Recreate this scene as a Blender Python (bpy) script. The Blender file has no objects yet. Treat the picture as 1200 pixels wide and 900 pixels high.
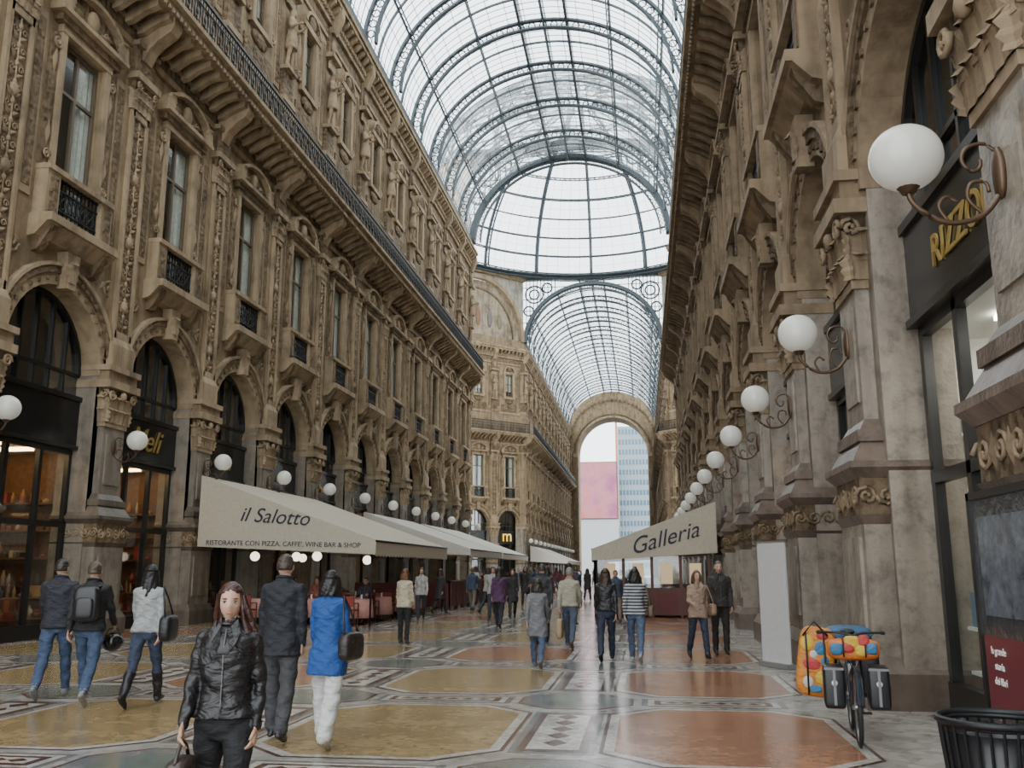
import bpy, math, random
from math import sin,cos,pi,radians,sqrt
from mathutils import Vector, Matrix
from mathutils.kdtree import KDTree
random.seed(7)
SC=bpy.context.scene; COL=SC.collection

# ------------------------------------------------------------ materials
def base(name):
    m=bpy.data.materials.new(name); m.use_nodes=True
    nt=m.node_tree; return m,nt,nt.nodes['Principled BSDF']
_pl={}
def plain(name,col,rough=.6,metal=0,emit=0,spec=.5,var=.0,fold=0):
    if name in _pl: return _pl[name]
    m,nt,b=base(name)
    b.inputs['Base Color'].default_value=(*col,1); b.inputs['Roughness'].default_value=rough
    b.inputs['Metallic'].default_value=metal; b.inputs['Specular IOR Level'].default_value=spec
    if emit: 
        b.inputs['Emission Color'].default_value=(*col,1); b.inputs['Emission Strength'].default_value=emit
    if var or fold:
        g=nt.nodes.new('ShaderNodeNewGeometry'); n=nt.nodes.new('ShaderNodeTexNoise'); n.inputs['Scale'].default_value=9
        n.inputs['Detail'].default_value=4
        if fold:
            mp=nt.nodes.new('ShaderNodeMapping'); mp.inputs['Rotation'].default_value=(.5,.3,.4); mp.inputs['Scale'].default_value=(1,1,2.0)
            nt.links.new(g.outputs['Position'],mp.inputs['Vector']); nt.links.new(mp.outputs[0],n.inputs['Vector']); n.inputs['Distortion'].default_value=.8
        else: nt.links.new(g.outputs['Position'],n.inputs['Vector'])
        r=nt.nodes.new('ShaderNodeValToRGB')
        r.color_ramp.elements[0].position=.3;r.color_ramp.elements[1].position=.7
        r.color_ramp.elements[0].color=(*[c*(1-var) for c in col],1)
        r.color_ramp.elements[1].color=(*[min(1,c*(1+var)) for c in col],1)
        nt.links.new(n.outputs['Fac'],r.inputs['Fac']); nt.links.new(r.outputs['Color'],b.inputs['Base Color'])
        bp=nt.nodes.new('ShaderNodeBump'); bp.inputs['Strength'].default_value=.8 if fold else .3; bp.inputs['Distance'].default_value=fold or .02
        nt.links.new(n.outputs['Fac'],bp.inputs['Height']); nt.links.new(bp.outputs['Normal'],b.inputs['Normal'])
    _pl[name]=m; return m
def stone(name,col,dark=.6,light=1.22,scale=1.2,bump=.4,bdist=.03,rough=.8,carve=0,spec=.3,streak=.65):
    m,nt,b=base(name); L=nt.links.new; N=nt.nodes.new
    g=N('ShaderNodeNewGeometry')
    n=N('ShaderNodeTexNoise'); n.inputs['Scale'].default_value=scale; n.inputs['Detail'].default_value=8; n.inputs['Roughness'].default_value=.65
    L(g.outputs['Position'],n.inputs['Vector'])
    r=N('ShaderNodeValToRGB'); e=r.color_ramp.elements
    e[0].position=.28; e[0].color=(col[0]*dark,col[1]*dark,col[2]*dark,1)
    e[1].position=.75; e[1].color=(*[min(1,c*light) for c in col],1)
    k=e.new(.5); k.color=(*col,1)
    L(n.outputs['Fac'],r.inputs['Fac'])
    mp=N('ShaderNodeMapping'); mp.inputs['Scale'].default_value=(2.2,2.2,.25)
    L(g.outputs['Position'],mp.inputs['Vector'])
    n2=N('ShaderNodeTexNoise'); n2.inputs['Scale'].default_value=1.5; n2.inputs['Detail'].default_value=5
    L(mp.outputs['Vector'],n2.inputs['Vector'])
    r2=N('ShaderNodeValToRGB'); r2.color_ramp.elements[0].position=.33; r2.color_ramp.elements[0].color=(.46,.43,.40,1)
    r2.color_ramp.elements[1].position=.57; r2.color_ramp.elements[1].color=(1,1,1,1)
    L(n2.outputs['Fac'],r2.inputs['Fac'])
    mx=N('ShaderNodeMix'); mx.data_type='RGBA'; mx.blend_type='MULTIPLY'; mx.inputs['Factor'].default_value=streak
    L(r.outputs['Color'],mx.inputs['A']); L(r2.outputs['Color'],mx.inputs['B'])
    L(mx.outputs['Result'],b.inputs['Base Color'])
    b.inputs['Roughness'].default_value=rough; b.inputs['Specular IOR Level'].default_value=spec
    h=N('ShaderNodeTexNoise'); h.inputs['Scale'].default_value=14; h.inputs['Detail'].default_value=6
    L(g.outputs['Position'],h.inputs['Vector'])
    bp=N('ShaderNodeBump'); bp.inputs['Strength'].default_value=bump; bp.inputs['Distance'].default_value=bdist
    L(h.outputs['Fac'],bp.inputs['Height'])
    if carve:
        v=N('ShaderNodeTexVoronoi'); v.feature='SMOOTH_F1'; v.inputs['Scale'].default_value=6.5
        dn=N('ShaderNodeVectorMath'); dn.operation='MULTIPLY_ADD'
        L(n.outputs['Color'],dn.inputs[0]); dn.inputs[1].default_value=(.35,.35,.35); L(g.outputs['Position'],dn.inputs[2])
        L(dn.outputs[0],v.inputs['Vector'])
        b2=N('ShaderNodeBump'); b2.inputs['Strength'].default_value=carve; b2.inputs['Distance'].default_value=.12; b2.invert=True
        L(v.outputs['Distance'],b2.inputs['Height']); L(bp.outputs['Normal'],b2.inputs['Normal'])
        L(b2.outputs['Normal'],b.inputs['Normal'])
    else: L(bp.outputs['Normal'],b.inputs['Normal'])
    return m
def mosaic(name,col,col2,rough=.16,scale=9,spec=.5):
    col=tuple(c*.80 for c in col); col2=tuple(c*.74 for c in col2)
    m,nt,b=base(name); L=nt.links.new; N=nt.nodes.new
    g=N('ShaderNodeNewGeometry')
    v=N('ShaderNodeTexVoronoi'); v.inputs['Scale'].default_value=scale; L(g.outputs['Position'],v.inputs['Vector'])
    n=N('ShaderNodeTexNoise'); n.inputs['Scale'].default_value=1.7; n.inputs['Detail'].default_value=7; L(g.outputs['Position'],n.inputs['Vector'])
    a=N('ShaderNodeMath'); a.operation='MULTIPLY_ADD'; a.inputs[1].default_value=.35
    sp=N('ShaderNodeSeparateColor'); L(v.outputs['Color'],sp.inputs[0]); L(sp.outputs[0],a.inputs[0]); 
    s2=N('ShaderNodeMath'); s2.operation='MULTIPLY'; s2.inputs[1].default_value=.8; L(n.outputs['Fac'],s2.inputs[0]); L(s2.outputs[0],a.inputs[2])
    r=N('ShaderNodeValToRGB'); r.color_ramp.elements[0].position=.3; r.color_ramp.elements[0].color=(*col2,1)
    r.color_ramp.elements[1].position=.75; r.color_ramp.elements[1].color=(*col,1)
    L(a.outputs[0],r.inputs['Fac']); L(r.outputs['Color'],b.inputs['Base Color'])
    rr=N('ShaderNodeMapRange'); rr.inputs['To Min'].default_value=rough*.6; rr.inputs['To Max'].default_value=rough*1.8
    L(n.outputs['Fac'],rr.inputs['Value']); L(rr.outputs[0],b.inputs['Roughness'])
    b.inputs['Specular IOR Level'].default_value=spec
    bp=N('ShaderNodeBump'); bp.inputs['Strength'].default_value=.10; bp.inputs['Distance'].default_value=.01
    L(n.outputs['Fac'],bp.inputs['Height']); L(bp.outputs['Normal'],b.inputs['Normal'])
    return m
def glassy(name,tint,gl=.15,diff=0,rough=.05,dcol=(.8,.85,.9),dirt=False):
    m=bpy.data.materials.new(name); m.use_nodes=True; nt=m.node_tree; N=nt.nodes.new; L=nt.links.new
    for n in list(nt.nodes): nt.nodes.remove(n)
    o=N('ShaderNodeOutputMaterial'); t=N('ShaderNodeBsdfTransparent'); t.inputs[0].default_value=(*tint,1)
    g=N('ShaderNodeBsdfGlossy'); g.inputs['Roughness'].default_value=rough
    mx=N('ShaderNodeMixShader'); mx.inputs[0].default_value=gl; L(t.outputs[0],mx.inputs[1]); L(g.outputs[0],mx.inputs[2])
    last=mx
    if diff:
        d=N('ShaderNodeBsdfTranslucent'); d.inputs[0].default_value=(*dcol,1)
        m2=N('ShaderNodeMixShader'); L(mx.outputs[0],m2.inputs[1]); L(d.outputs[0],m2.inputs[2]); m2.inputs[0].default_value=diff
        if dirt:
            ge=N('ShaderNodeNewGeometry'); v=N('ShaderNodeTexVoronoi'); v.inputs['Scale'].default_value=1.1; L(ge.outputs['Position'],v.inputs['Vector'])
            sp=N('ShaderNodeSeparateColor'); L(v.outputs['Color'],sp.inputs[0])
            mr=N('ShaderNodeMapRange'); mr.inputs['To Min'].default_value=diff*.4; mr.inputs['To Max'].default_value=min(1,diff*1.8)
            L(sp.outputs[0],mr.inputs['Value']); L(mr.outputs[0],m2.inputs[0])
        last=m2
    L(last.outputs[0],o.inputs[0]); return m

WL=stone('facade_stone',(.305,.225,.137),dark=.5); WLc=stone('carved_stone',(.215,.153,.09),dark=.4,carve=.9)
WL2=stone('facade_trim_stone',(.375,.283,.178),dark=.55)
PG=stone('pillar_grey_stone',(.255,.217,.172),dark=.55,scale=2.5,rough=.5,spec=.4)
PGd=stone('plinth_dark_stone',(.14,.115,.09),dark=.6,scale=2,rough=.45,spec=.4)
IRON=plain('black_iron',(.012,.013,.015),.45,.3)
RIBM=plain('roof_iron',(.055,.072,.082),.5,.2)
FRM=plain('shop_frame_black',(.012,.011,.010),.3)
SIGN=plain('sign_board_black',(.010,.010,.010),.25)
GOLD=plain('gold_lettering',(.50,.34,.10),.35,.5)
GLS=glassy('shop_glass',(.88,.92,.9),.14)
LUN=glassy('lunette_glass',(.25,.3,.3),.30,rough=.08)
WGL=glassy('window_glass',(.85,.88,.86),.15,rough=.1)
ROOFG=glassy('roof_glass',(.97,.99,1.0),.02,diff=.14,dcol=(.95,.98,.98),dirt=True)
CURT=plain('curtain_cloth',(.68,.71,.66),.8,var=.15)
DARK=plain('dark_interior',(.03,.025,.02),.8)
WOODW=plain('warm_wood',(.16,.08,.032),.5,var=.25)
WHITEW=plain('white_shop_wall',(.75,.74,.70),.6)
LIGHTW=plain('shop_light_warm',(1,.66,.32),.5,emit=12)
LIGHTC=plain('shop_light_cool',(1,.95,.85),.5,emit=20)
GLOBE=plain('opal_globe',(.56,.545,.49),.2,emit=.24)
GLOBEW=plain('opal_globe_lit',(1,.9,.7),.3,emit=2.5)
ARMM=plain('lamp_bronze',(.10,.06,.035),.4,.5)
AWN=plain('awning_canvas',(.48,.425,.33),.85,var=.06)
AWN2=plain('awning_canvas_white',(.60,.56,.48),.85,var=.05)
INK=plain('awning_ink',(.03,.03,.05),.7)
DARKW=plain('window_wood',(.14,.105,.07),.5)

# ------------------------------------------------------------ mesh builder
class MB:
    def __init__(s): s.v=[];s.f=[];s.m=[];s.s=[];s.mats=[];s.M=None
    def mi(s,mat):
        if mat not in s.mats: s.mats.append(mat)
        return s.mats.index(mat)
    def add(s,vs,fs,mat,smooth=False):
        o=len(s.v)
        if s.M is not None: vs=[s.M@Vector(p) for p in vs]
        s.v.extend([tuple(p) for p in vs]); k=s.mi(mat)
        for f in fs: s.f.append([i+o for i in f]); s.m.append(k); s.s.append(smooth)
    def box(s,x0,x1,y0,y1,z0,z1,mat): s.frust((x0,x1,y0,y1),z0,(x0,x1,y0,y1),z1,mat)
    def frust(s,a,z0,b,z1,mat):
        vs=[(a[0],a[2],z0),(a[1],a[2],z0),(a[1],a[3],z0),(a[0],a[3],z0),(b[0],b[2],z1),(b[1],b[2],z1),(b[1],b[3],z1),(b[0],b[3],z1)]
        s.add(vs,[(3,2,1,0),(4,5,6,7),(0,1,5,4),(1,2,6,5),(2,3,7,6),(3,0,4,7)],mat)
    def quad(s,a,b,c,d,mat): s.add([a,b,c,d],[(0,1,2,3)],mat)
    def prism(s,poly,ax,lo,hi,mat):
        n=len(poly)
        def P(p,t):
            if ax=='x': return (t,p[0],p[1])
            if ax=='y': return (p[0],t,p[1])
            return (p[0],p[1],t)
        vs=[P(p,lo) for p in poly]+[P(p,hi) for p in poly]
        fs=[tuple(range(n))[::-1],tuple(range(n,2*n))]+[(i,(i+1)%n,(i+1)%n+n,i+n) for i in range(n)]
        s.add(vs,fs,mat)
    def tube(s,pts,r,mat,n=6,closed=False,rad=None):
        pts=[Vector(p) for p in pts]; N=len(pts); vs=[];fs=[]
        for i,p in enumerate(pts):
            if closed: t=pts[(i+1)%N]-pts[i-1]
            else: t=pts[min(i+1,N-1)]-pts[max(i-1,0)]
            t.normalize(); ref=Vector((1,0,0)) if abs(t.x)<.8 else Vector((0,0,1))
            if closed and N>4:
                ref=(pts[0]-pts[N//3]).cross(pts[0]-pts[2*N//3]).normalized()
            a=(ref-t*ref.dot(t)).normalized(); b=t.cross(a); rr=rad[i] if rad else r
            for k in range(n): vs.append(p+a*(rr*cos(2*pi*k/n))+b*(rr*sin(2*pi*k/n)))
        M=N if closed else N-1
        for i in range(M):
            j=(i+1)%N
            for k in range(n): fs.append((i*n+k,i*n+(k+1)%n,j*n+(k+1)%n,j*n+k))
        if not closed: fs.append(tuple(range(n))[::-1]); fs.append(tuple(range((N-1)*n,N*n)))
        s.add(vs,fs,mat,n>4)
    def lathe(s,prof,c,mat,n=16):
        vs=[];fs=[]
        for r,z in prof:
            for k in range(n): vs.append((c[0]+r*cos(2*pi*k/n),c[1]+r*sin(2*pi*k/n),c[2]+z))
        for i in range(len(prof)-1):
            for k in range(n): fs.append((i*n+k,i*n+(k+1)%n,(i+1)*n+(k+1)%n,(i+1)*n+k))
        s.add(vs,fs,mat,True)
    def ell(s,c,rx,ry,rz,mat,n=12,m=8,R=None):
        vs=[];fs=[]
        for i in range(m+1):
            p=pi*i/m
            for k in range(n):
                q=Vector((rx*sin(p)*cos(2*pi*k/n),ry*sin(p)*sin(2*pi*k/n),rz*cos(p)))
                if R: q=R@q
                vs.append(q+Vector(c))
        for i in range(m):
            for k in range(n): fs.append((i*n+k,(i+1)*n+k,(i+1)*n+(k+1)%n,i*n+(k+1)%n))
        s.add(vs,fs,mat,True)
    def band(s,r0,r1,x0,x1,zc,mat,n=20,yc=0,k0=1.0,a0=0,a1=pi,k1=None):
        if k1 is None: k1=k0
        vs=[];fs=[]
        for i in range(n+1):
            t=a0+(a1-a0)*i/n; c,q=cos(t),sin(t)
            vs+=[(x0,yc+r0*c,zc+r0*k0*q),(x1,yc+r0*c,zc+r0*k0*q),(x1,yc+r1*c,zc+r1*k1*q),(x0,yc+r1*c,zc+r1*k1*q)]
        for i in range(n):
            a=4*i;b=a+4
            for k in range(4): fs.append((a+k,a+(k+1)%4,b+(k+1)%4,b+k))
        fs.append((0,1,2,3)); fs.append((4*n,4*n+1,4*n+2,4*n+3))
        s.add(vs,fs,mat)
    def archwall(s,hw,rise,zs,y0,y1,ztop,x,mat,n=20):
        pts=[(hw*cos(pi*i/n),zs+rise*sin(pi*i/n)) for i in range(n+1)]
        for i in range(n):
            a,b=pts[i],pts[i+1]
            s.quad((x,a[0],a[1]),(x,b[0],b[1]),(x,b[0],ztop),(x,a[0],ztop),mat)
        s.quad((x,hw,zs),(x,y1,zs),(x,y1,ztop),(x,hw,ztop),mat); s.quad((x,-hw,zs),(x,y0,zs),(x,y0,ztop),(x,-hw,ztop),mat)
    def leaf(s,x,y,z,ang,l,w,t,mat):
        c,q=cos(ang),sin(ang)
        def P(u,v,h): return (x+h,y+c*u*1.0-q*v,z+q*u+c*v)
        s.add([P(0,0,0),P(l*.5,w,0.0),P(l,0,t*.3),P(l*.5,-w,0),P(l*.45,0,t)],[(0,3,4),(3,2,4),(2,1,4),(1,0,4)],mat,True)
    def acan(s,x,y,z,h,w,ang,mat):
        c,q=cos(ang),sin(ang); vs=[];fs=[]
        for i in range(8):
            u=i/7; out=.02+.02*u+.42*max(0,u-.5)**2; zz=z+h*(u if u<.86 else .86-(u-.86)*.9)
            ww=w*(.8+.2*sin(u*pi))*(1-.75*max(0,u-.7)/.3)*(1+.12*(-1)**i)
            for j in range(-2,3):
                o=out+(0 if abs(j)==2 else (.035 if abs(j)==1 else .05)); la=ww*j/2
                vs.append((x+c*o-q*la,y+q*o+c*la,zz))
        for i in range(7):
            for j in range(4): a=i*5+j; fs.append((a,a+1,a+6,a+5))
        s.add(vs,fs,mat,False)
    def scroll(s,c,r,ax,sg,mat,t=.02,turns=1.6):
        P=[]
        for i in range(14):
            u=i/13; a=sg*(u*turns*2*pi); rr=r*(1-.85*u)
            d=(rr*cos(a),rr*sin(a)); P.append((c[0],c[1]+d[0],c[2]+d[1]) if ax=='x' else (c[0]+d[0],c[1],c[2]+d[1]))
        s.tube(P,t,mat,5)
    def addmesh(s,me,M,mat):
        s.add([M@v.co for v in me.vertices],[tuple(p.vertices) for p in me.polygons],mat,True)
    def mesh(s,name):
        me=bpy.data.meshes.new(name); me.from_pydata(s.v,[],s.f)
        for m in s.mats: me.materials.append(m)
        me.polygons.foreach_set('material_index',s.m); me.polygons.foreach_set('use_smooth',s.s); me.update(); return me
    def obj(s,name,parent=None,loc=(0,0,0),rot=0):
        return place(s.mesh(name),name,loc,rot,parent)
def place(me,name,loc=(0,0,0),rot=0,parent=None,scale=None):
    o=bpy.data.objects.new(name,me); o.location=loc; o.rotation_euler=(0,0,rot) if not isinstance(rot,tuple) else rot
    if scale: o.scale=scale
    COL.objects.link(o)
    if parent: o.parent=parent
    return o
def empty(name,loc=(0,0,0)):
    e=bpy.data.objects.new(name,None); e.location=loc; e.empty_display_size=.3; COL.objects.link(e); return e
def text(s,size,mat,M,parent=None,name='lettering',ext=.01,shear=0,align='CENTER',sx=1):
    cu=bpy.data.curves.new(name,'FONT'); cu.body=s; cu.size=size; cu.align_x=align; cu.extrude=ext; cu.shear=shear
    o=bpy.data.objects.new(name,cu); COL.objects.link(o); bpy.context.view_layer.update()
    me=bpy.data.meshes.new_from_object(o.evaluated_get(bpy.context.evaluated_depsgraph_get()))
    bpy.data.objects.remove(o); me.materials.clear(); me.materials.append(mat)
    t=bpy.data.objects.new(name,me); t.matrix_world=M; COL.objects.link(t)
    if parent: t.parent=parent; t.matrix_parent_inverse=Matrix.Translation(parent.location).inverted()
    return t

# ------------------------------------------------------------ people
def limb(pts,rad,sub=5,n=14,fx=1.0,fy=1.0):
    pts=[Vector(p) for p in pts]; P=[];R=[]
    for i in range(len(pts)-1):
        for k in range(sub):
            t=k/sub; P.append(pts[i].lerp(pts[i+1],t)); R.append(rad[i]*(1-t)+rad[i+1]*t)
    P.append(pts[-1]); R.append(rad[-1])
    d0=(P[0]-P[1]).normalized(); d1=(P[-1]-P[-2]).normalized()
    P=[P[0]+d0*R[0]*.8,P[0]+d0*R[0]*.5]+P+[P[-1]+d1*R[-1]*.5,P[-1]+d1*R[-1]*.8]
    R=[R[0]*.4,R[0]*.8]+R+[R[-1]*.8,R[-1]*.4]
    vs=[];fs=[]
    for i,p in enumerate(P):
        t=(P[min(i+1,len(P)-1)]-P[max(i-1,0)]).normalized()
        ref=Vector((1,0,0)) if abs(t.x)<.9 else Vector((0,1,0))
        a=(ref-t*ref.dot(t)).normalized(); b=t.cross(a)
        for k in range(n): vs.append(p+a*(R[i]*fx*cos(2*pi*k/n))+b*(R[i]*fy*sin(2*pi*k/n)))
    for i in range(len(P)-1):
        for k in range(n): fs.append((i*n+k,i*n+(k+1)%n,(i+1)*n+(k+1)%n,(i+1)*n+k))
    fs.append(tuple(range(n))[::-1]); fs.append(tuple(range((len(P)-1)*n,len(P)*n)))
    return vs,fs
def loft(rings,sub=4,n=20):
    Z=[]
    for i in range(len(rings)-1):
        for k in range(sub):
            t=k/sub; Z.append([rings[i][j]*(1-t)+rings[i+1][j]*t for j in range(4)])
    Z.append(list(rings[-1])); vs=[];fs=[]
    for z,rx,ry,yc in Z:
        for k in range(n):
            c,q=cos(2*pi*k/n),sin(2*pi*k/n)
            vs.append(Vector((rx*math.copysign(abs(c)**.85,c),yc+ry*math.copysign(abs(q)**.85,q),z)))
    for i in range(len(Z)-1):
        for k in range(n): fs.append((i*n+k,i*n+(k+1)%n,(i+1)*n+(k+1)%n,(i+1)*n+k))
    fs.append(tuple(range(n))[::-1]); fs.append(tuple(range((len(Z)-1)*n,len(Z)*n)))
    return vs,fs
SKIN=plain('skin',(.46,.275,.195),.5); EYEW=plain('eye_white',(.5,.48,.45),.3); EYED=plain('eye_dark',(.03,.02,.015),.2); LIP=plain('lips',(.34,.11,.10),.4)
def cloth(c,r=.75,fold=.035): 
    return plain('cloth_%d_%d_%d_%d'%(int(c[0]*255),int(c[1]*255),int(c[2]*255),int(r*10)),c,r,var=.15,fold=fold)
def stripe(name,c1,c2):
    m,nt,b=base(name); N=nt.nodes.new; L=nt.links.new
    t=N('ShaderNodeTexCoord'); w=N('ShaderNodeTexWave'); w.bands_direction='Z'; w.inputs['Scale'].default_value=5.5
    r=N('ShaderNodeValToRGB'); r.color_ramp.interpolation='CONSTANT'; r.color_ramp.elements[0].color=(*c1,1); r.color_ramp.elements[1].position=.5; r.color_ramp.elements[1].color=(*c2,1)
    L(t.outputs['Object'],w.inputs['Vector']); L(w.outputs['Fac'],r.inputs['Fac']); L(r.outputs['Color'],b.inputs['Base Color']); b.inputs['Roughness'].default_value=.8
    return m
WALK=dict(la=24,lk=6,ra=-18,rk=22,ls=-20,le=15,rs=22,re=20)
WALK2=dict(la=-16,lk=24,ra=22,rk=5,ls=20,le=20,rs=-18,re=15)
STAND=dict(la=3,lk=3,ra=-3,rk=3,ls=3,le=14,rs=5,re=18)
BAGP=dict(la=18,lk=6,ra=-14,rk=18,ls=-8,le=15,rs=5,re=75)
SIT=dict(la=82,lk=82,ra=80,rk=84,ls=35,le=60,rs=30,re=55)
HANDS={}
def person_mesh(pose,top,bottom,shoe,hair=(.03,.02,.015),style='short',female=False,hem=.88,legr=1.0,vox=.014,detail=True,gloss=.75,skin=None,bootz=0,lean=0,topmat=None,inner=None,flat=None,turn=0,blow=0):
    hairm=plain('hair_%d_%d'%(int(hair[0]*999),int(hair[1]*999)),hair,.45,var=.35,fold=.03); T=topmat or cloth(top,gloss); B=cloth(bottom,.8); S=cloth(shoe,.4,.01); SK=skin or SKIN
    if flat: T=B=S=SK=hairm=flat
    lab={'top':T,'bot':B,'shoe':S,'skin':SK}
    pr=[]
    sw=.88 if female else 1.0; hw=1.03 if female else 1.0
    g=.012
    wst=.88 if female else 1
    up=[(.96,.170*hw+g,.125+g,0),(1.06,.150*wst+g,.108+g,0),(1.2,.164*sw+g,.115+g,-.008),(1.31,.183*sw+g,.122+g,-.008),(1.385,.180*sw+g,.100+g,.0),(1.43,.135*sw+g,.085,.005),(1.465,.085,.07,.005),(1.505,.070,.066,.003)]
    if hem<.8: up=[(hem,.205*hw,.175,.01),(.80,.195*hw,.165,0),(.9,.185*hw,.145,0)]+up[1:]
    else: up=[(hem,.182*hw+g,.138+g,0)]+[r for r in up if r[0]>hem+.02]
    pr.append((*loft(up),'top'))
    pr.append((*loft([(.80,.12,.09,0),(.86,.160*hw,.115,0),(.95,.160*hw,.115,0),(1.03,.13,.09,0)]),'bot'))
    pr.append((*limb([(0,.005,1.44),(0,-.012,1.56)],[.054,.05]),'skin'))
    th,sh=.42,.41
    ank={}
    for sd,a,k in ((1,pose['la'],pose['lk']),(-1,pose['ra'],pose['rk'])):
        a=radians(a);k=radians(k); H=Vector((sd*.088*hw,0,.89))
        K=H+Vector((sd*.01,-sin(a)*th,-cos(a)*th)); A=K+Vector((0,-sin(a-k)*sh,-cos(a-k)*sh))
        w=legr
        sit=pose['la']>60
        if bootz:
            pr.append((*limb([H,H.lerp(K,.5),K,K.lerp(A,.3)],[.092,.082,.062,.058]),'bot')); pr.append((*limb([K.lerp(A,.25),K.lerp(A,.5),A+Vector((0,0,-.02))],[.068,.064,.05]),'shoe'))
        else:
            pr.append((*limb([H,H.lerp(K,.5),K,K.lerp(A,.4),K.lerp(A,.97)],[.094,.084*w**.5,.066*w,.064*w,.056*w]),'bot'))
        pit=(a-k)*.9 if (a-k)<0 else (a-k)*.35
        if sit: pit=0
        f=Vector((0,-cos(pit),sin(pit))); d=Vector((0,-sin(pit)*1,-cos(pit)))
        heel=A-f*.045+d*.045; toe=A+f*.165+d*.05; mid=A+f*.08+d*.04
        pr.append((*limb([A+d*.0,mid],[.05,.042],fx=.85),'shoe'))
        pr.append((*limb([heel,mid,toe],[.036,.042,.03],fx=1.0,fy=.85),'shoe'))
        ank[sd]=min((heel+d*.034).z,(toe+d*.028).z)
    low=min(ank.values())
    hands=[]
    for sd,s_,e_ in ((1,pose['ls'],pose['le']),(-1,pose['rs'],pose['re'])):
        s1=radians(s_);e1=radians(e_); Sh=Vector((sd*.168*sw,0.0,1.385)); ab=radians(pose.get('ab',8))
        E=Sh+Vector((sd*sin(ab)*.28,-sin(s1)*.28,-cos(s1)*cos(ab)*.28)); dd=Vector((sd*sin(ab)*.02*(1 if e_<50 else -8),-sin(s1+e1),-cos(s1+e1))).normalized(); W=E+dd*.245
        af=.90 if female else 1
        pr.append((*limb([Sh,Sh.lerp(E,.5),E,E.lerp(W,.5),W],[.062*af,.055*af,.049*af,.044*af,.038*af]),'arm')); hands.append((sd,W,dd))
    vs=[];fs=[];kv=[]
    for V,F,l in pr:
        o=len(vs); vs+=V; fs+=[[i+o for i in f] for f in F]; kv+=[l]*len(V)
    me=bpy.data.meshes.new('tmp'); me.from_pydata([tuple(v) for v in vs],[],fs); ob=bpy.data.objects.new('tmp',me); COL.objects.link(ob)
    md=ob.modifiers.new('r','REMESH'); md.mode='VOXEL'; md.voxel_size=vox
    sm=ob.modifiers.new('s','SMOOTH'); sm.iterations=3; sm.factor=.5
    bpy.context.view_layer.update()
    rm=bpy.data.meshes.new_from_object(ob.evaluated_get(bpy.context.evaluated_depsgraph_get()))
    bpy.data.objects.remove(ob)
    kd=KDTree(len(vs))
    for i,v in enumerate(vs): kd.insert(v,i)
    kd.balance()
    mb=MB(); cs=[v.co.copy() for v in rm.vertices]
    groups={}; sitp=pose['la']>60
    for p in rm.polygons:
        _,i,_=kd.find(p.center); l=kv[i]; z=p.center.z
        if l=='arm': l='top'
        elif not sitp and l in('top','bot'): l='top' if z>hem-.008 else 'bot'
        groups.setdefault(l,[]).append(tuple(p.vertices))
    for c in cs:
        x0=c.x
        c.x+=.005*sin(c.z*38+c.x*30); c.y+=.006*sin(c.z*27+x0*26)+.003*sin(c.z*70-x0*40)
    mb.v=[tuple(c) for c in cs]
    for l,fl in groups.items():
        k=mb.mi(lab[l])
        for f in fl: mb.f.append(list(f)); mb.m.append(k); mb.s.append(True)
    bpy.data.meshes.remove(rm)
    if not flat:
        mb.tube([(.072*cos(2*pi*k/16),.004+.070*sin(2*pi*k/16),1.487+.018*sin(2*pi*k/16)) for k in range(16)],.015,T,6,closed=True)
    if detail and not flat:
        mb.tube([(.005,-.138 if z<1.35 else -.138+(z-1.35)*.5,z) for z in [max(hem,.9)+.03+(1.44-max(hem,.9)-.03)*q/8 for q in range(9)]],.005,cloth((.12,.12,.12),.3),5)
        for sd in(1,-1):
            mb.add([(sd*.015,-.146,1.28),(sd*.075,-.145,1.36),(sd*.095,-.122,1.42),(sd*.065,-.075,1.50),(sd*.03,-.095,1.46)],[(0,1,2,3,4)],T)
    HC=Vector((0,-.015,1.595)); RT=Matrix.Rotation(radians(turn),3,'Z')
    n=32 if detail else 14; m_=24 if detail else 10
    V=[];F=[];HV=[]
    L={'short':0,'bob':.04,'long':.17,'bun':0,'bald':0}[style]
    for i in range(m_+1):
        p=pi*i/m_
        for k in range(n):
            q=2*pi*k/n; dx,dy,dz=sin(p)*cos(q),sin(p)*sin(q),cos(p)
            x,y,z=.074*dx,.094*dy,.115*dz
            if dz<0: x*=1-.30*(-dz)**1.6; y*=1-.12*(-dz)**2 if dy<0 else 1-.25*(-dz)
            if dy<0 and detail:
                y-=.021*math.exp(-(x/.011)**2)*max(0,1-abs((z+.022)/.028))+.004*math.exp(-(x/.012)**2-((z-.01)/.02)**2)
                y+=.009*math.exp(-((abs(x)-.031)/.014)**2-((z-.006)/.012)**2)
                y-=.006*math.exp(-(x/.022)**2-((z+.058)/.01)**2)+.007*math.exp(-(x/.02)**2-((z+.095)/.015)**2)
            V.append(RT@Vector((x,y,z))+HC)
            hx,hy,hz=.085*dx,.105*dy+.004,.126*dz+.004
            j=1+.025*sin(9*q+5*p); hx*=j;hy*=j
            if style=='short': cut=(dy<-.30 and dz<.55) or dz<-.35 or (dy<.1 and dz<.05)
            else: cut=(dy<-.38 and dz<.62-.25*abs(dx)) or dz<-.45
            if cut: hx,hy,hz=.06*dx,.075*dy,.10*dz
            HV.append(RT@Vector((hx,hy,hz))+HC)
    for i in range(m_):
        for k in range(n): F.append((i*n+k,(i+1)*n+k,(i+1)*n+(k+1)%n,i*n+(k+1)%n))
    mb.add(V,F,SK,True)
    if style!='bald': mb.add(HV,F,hairm,True)
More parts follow.
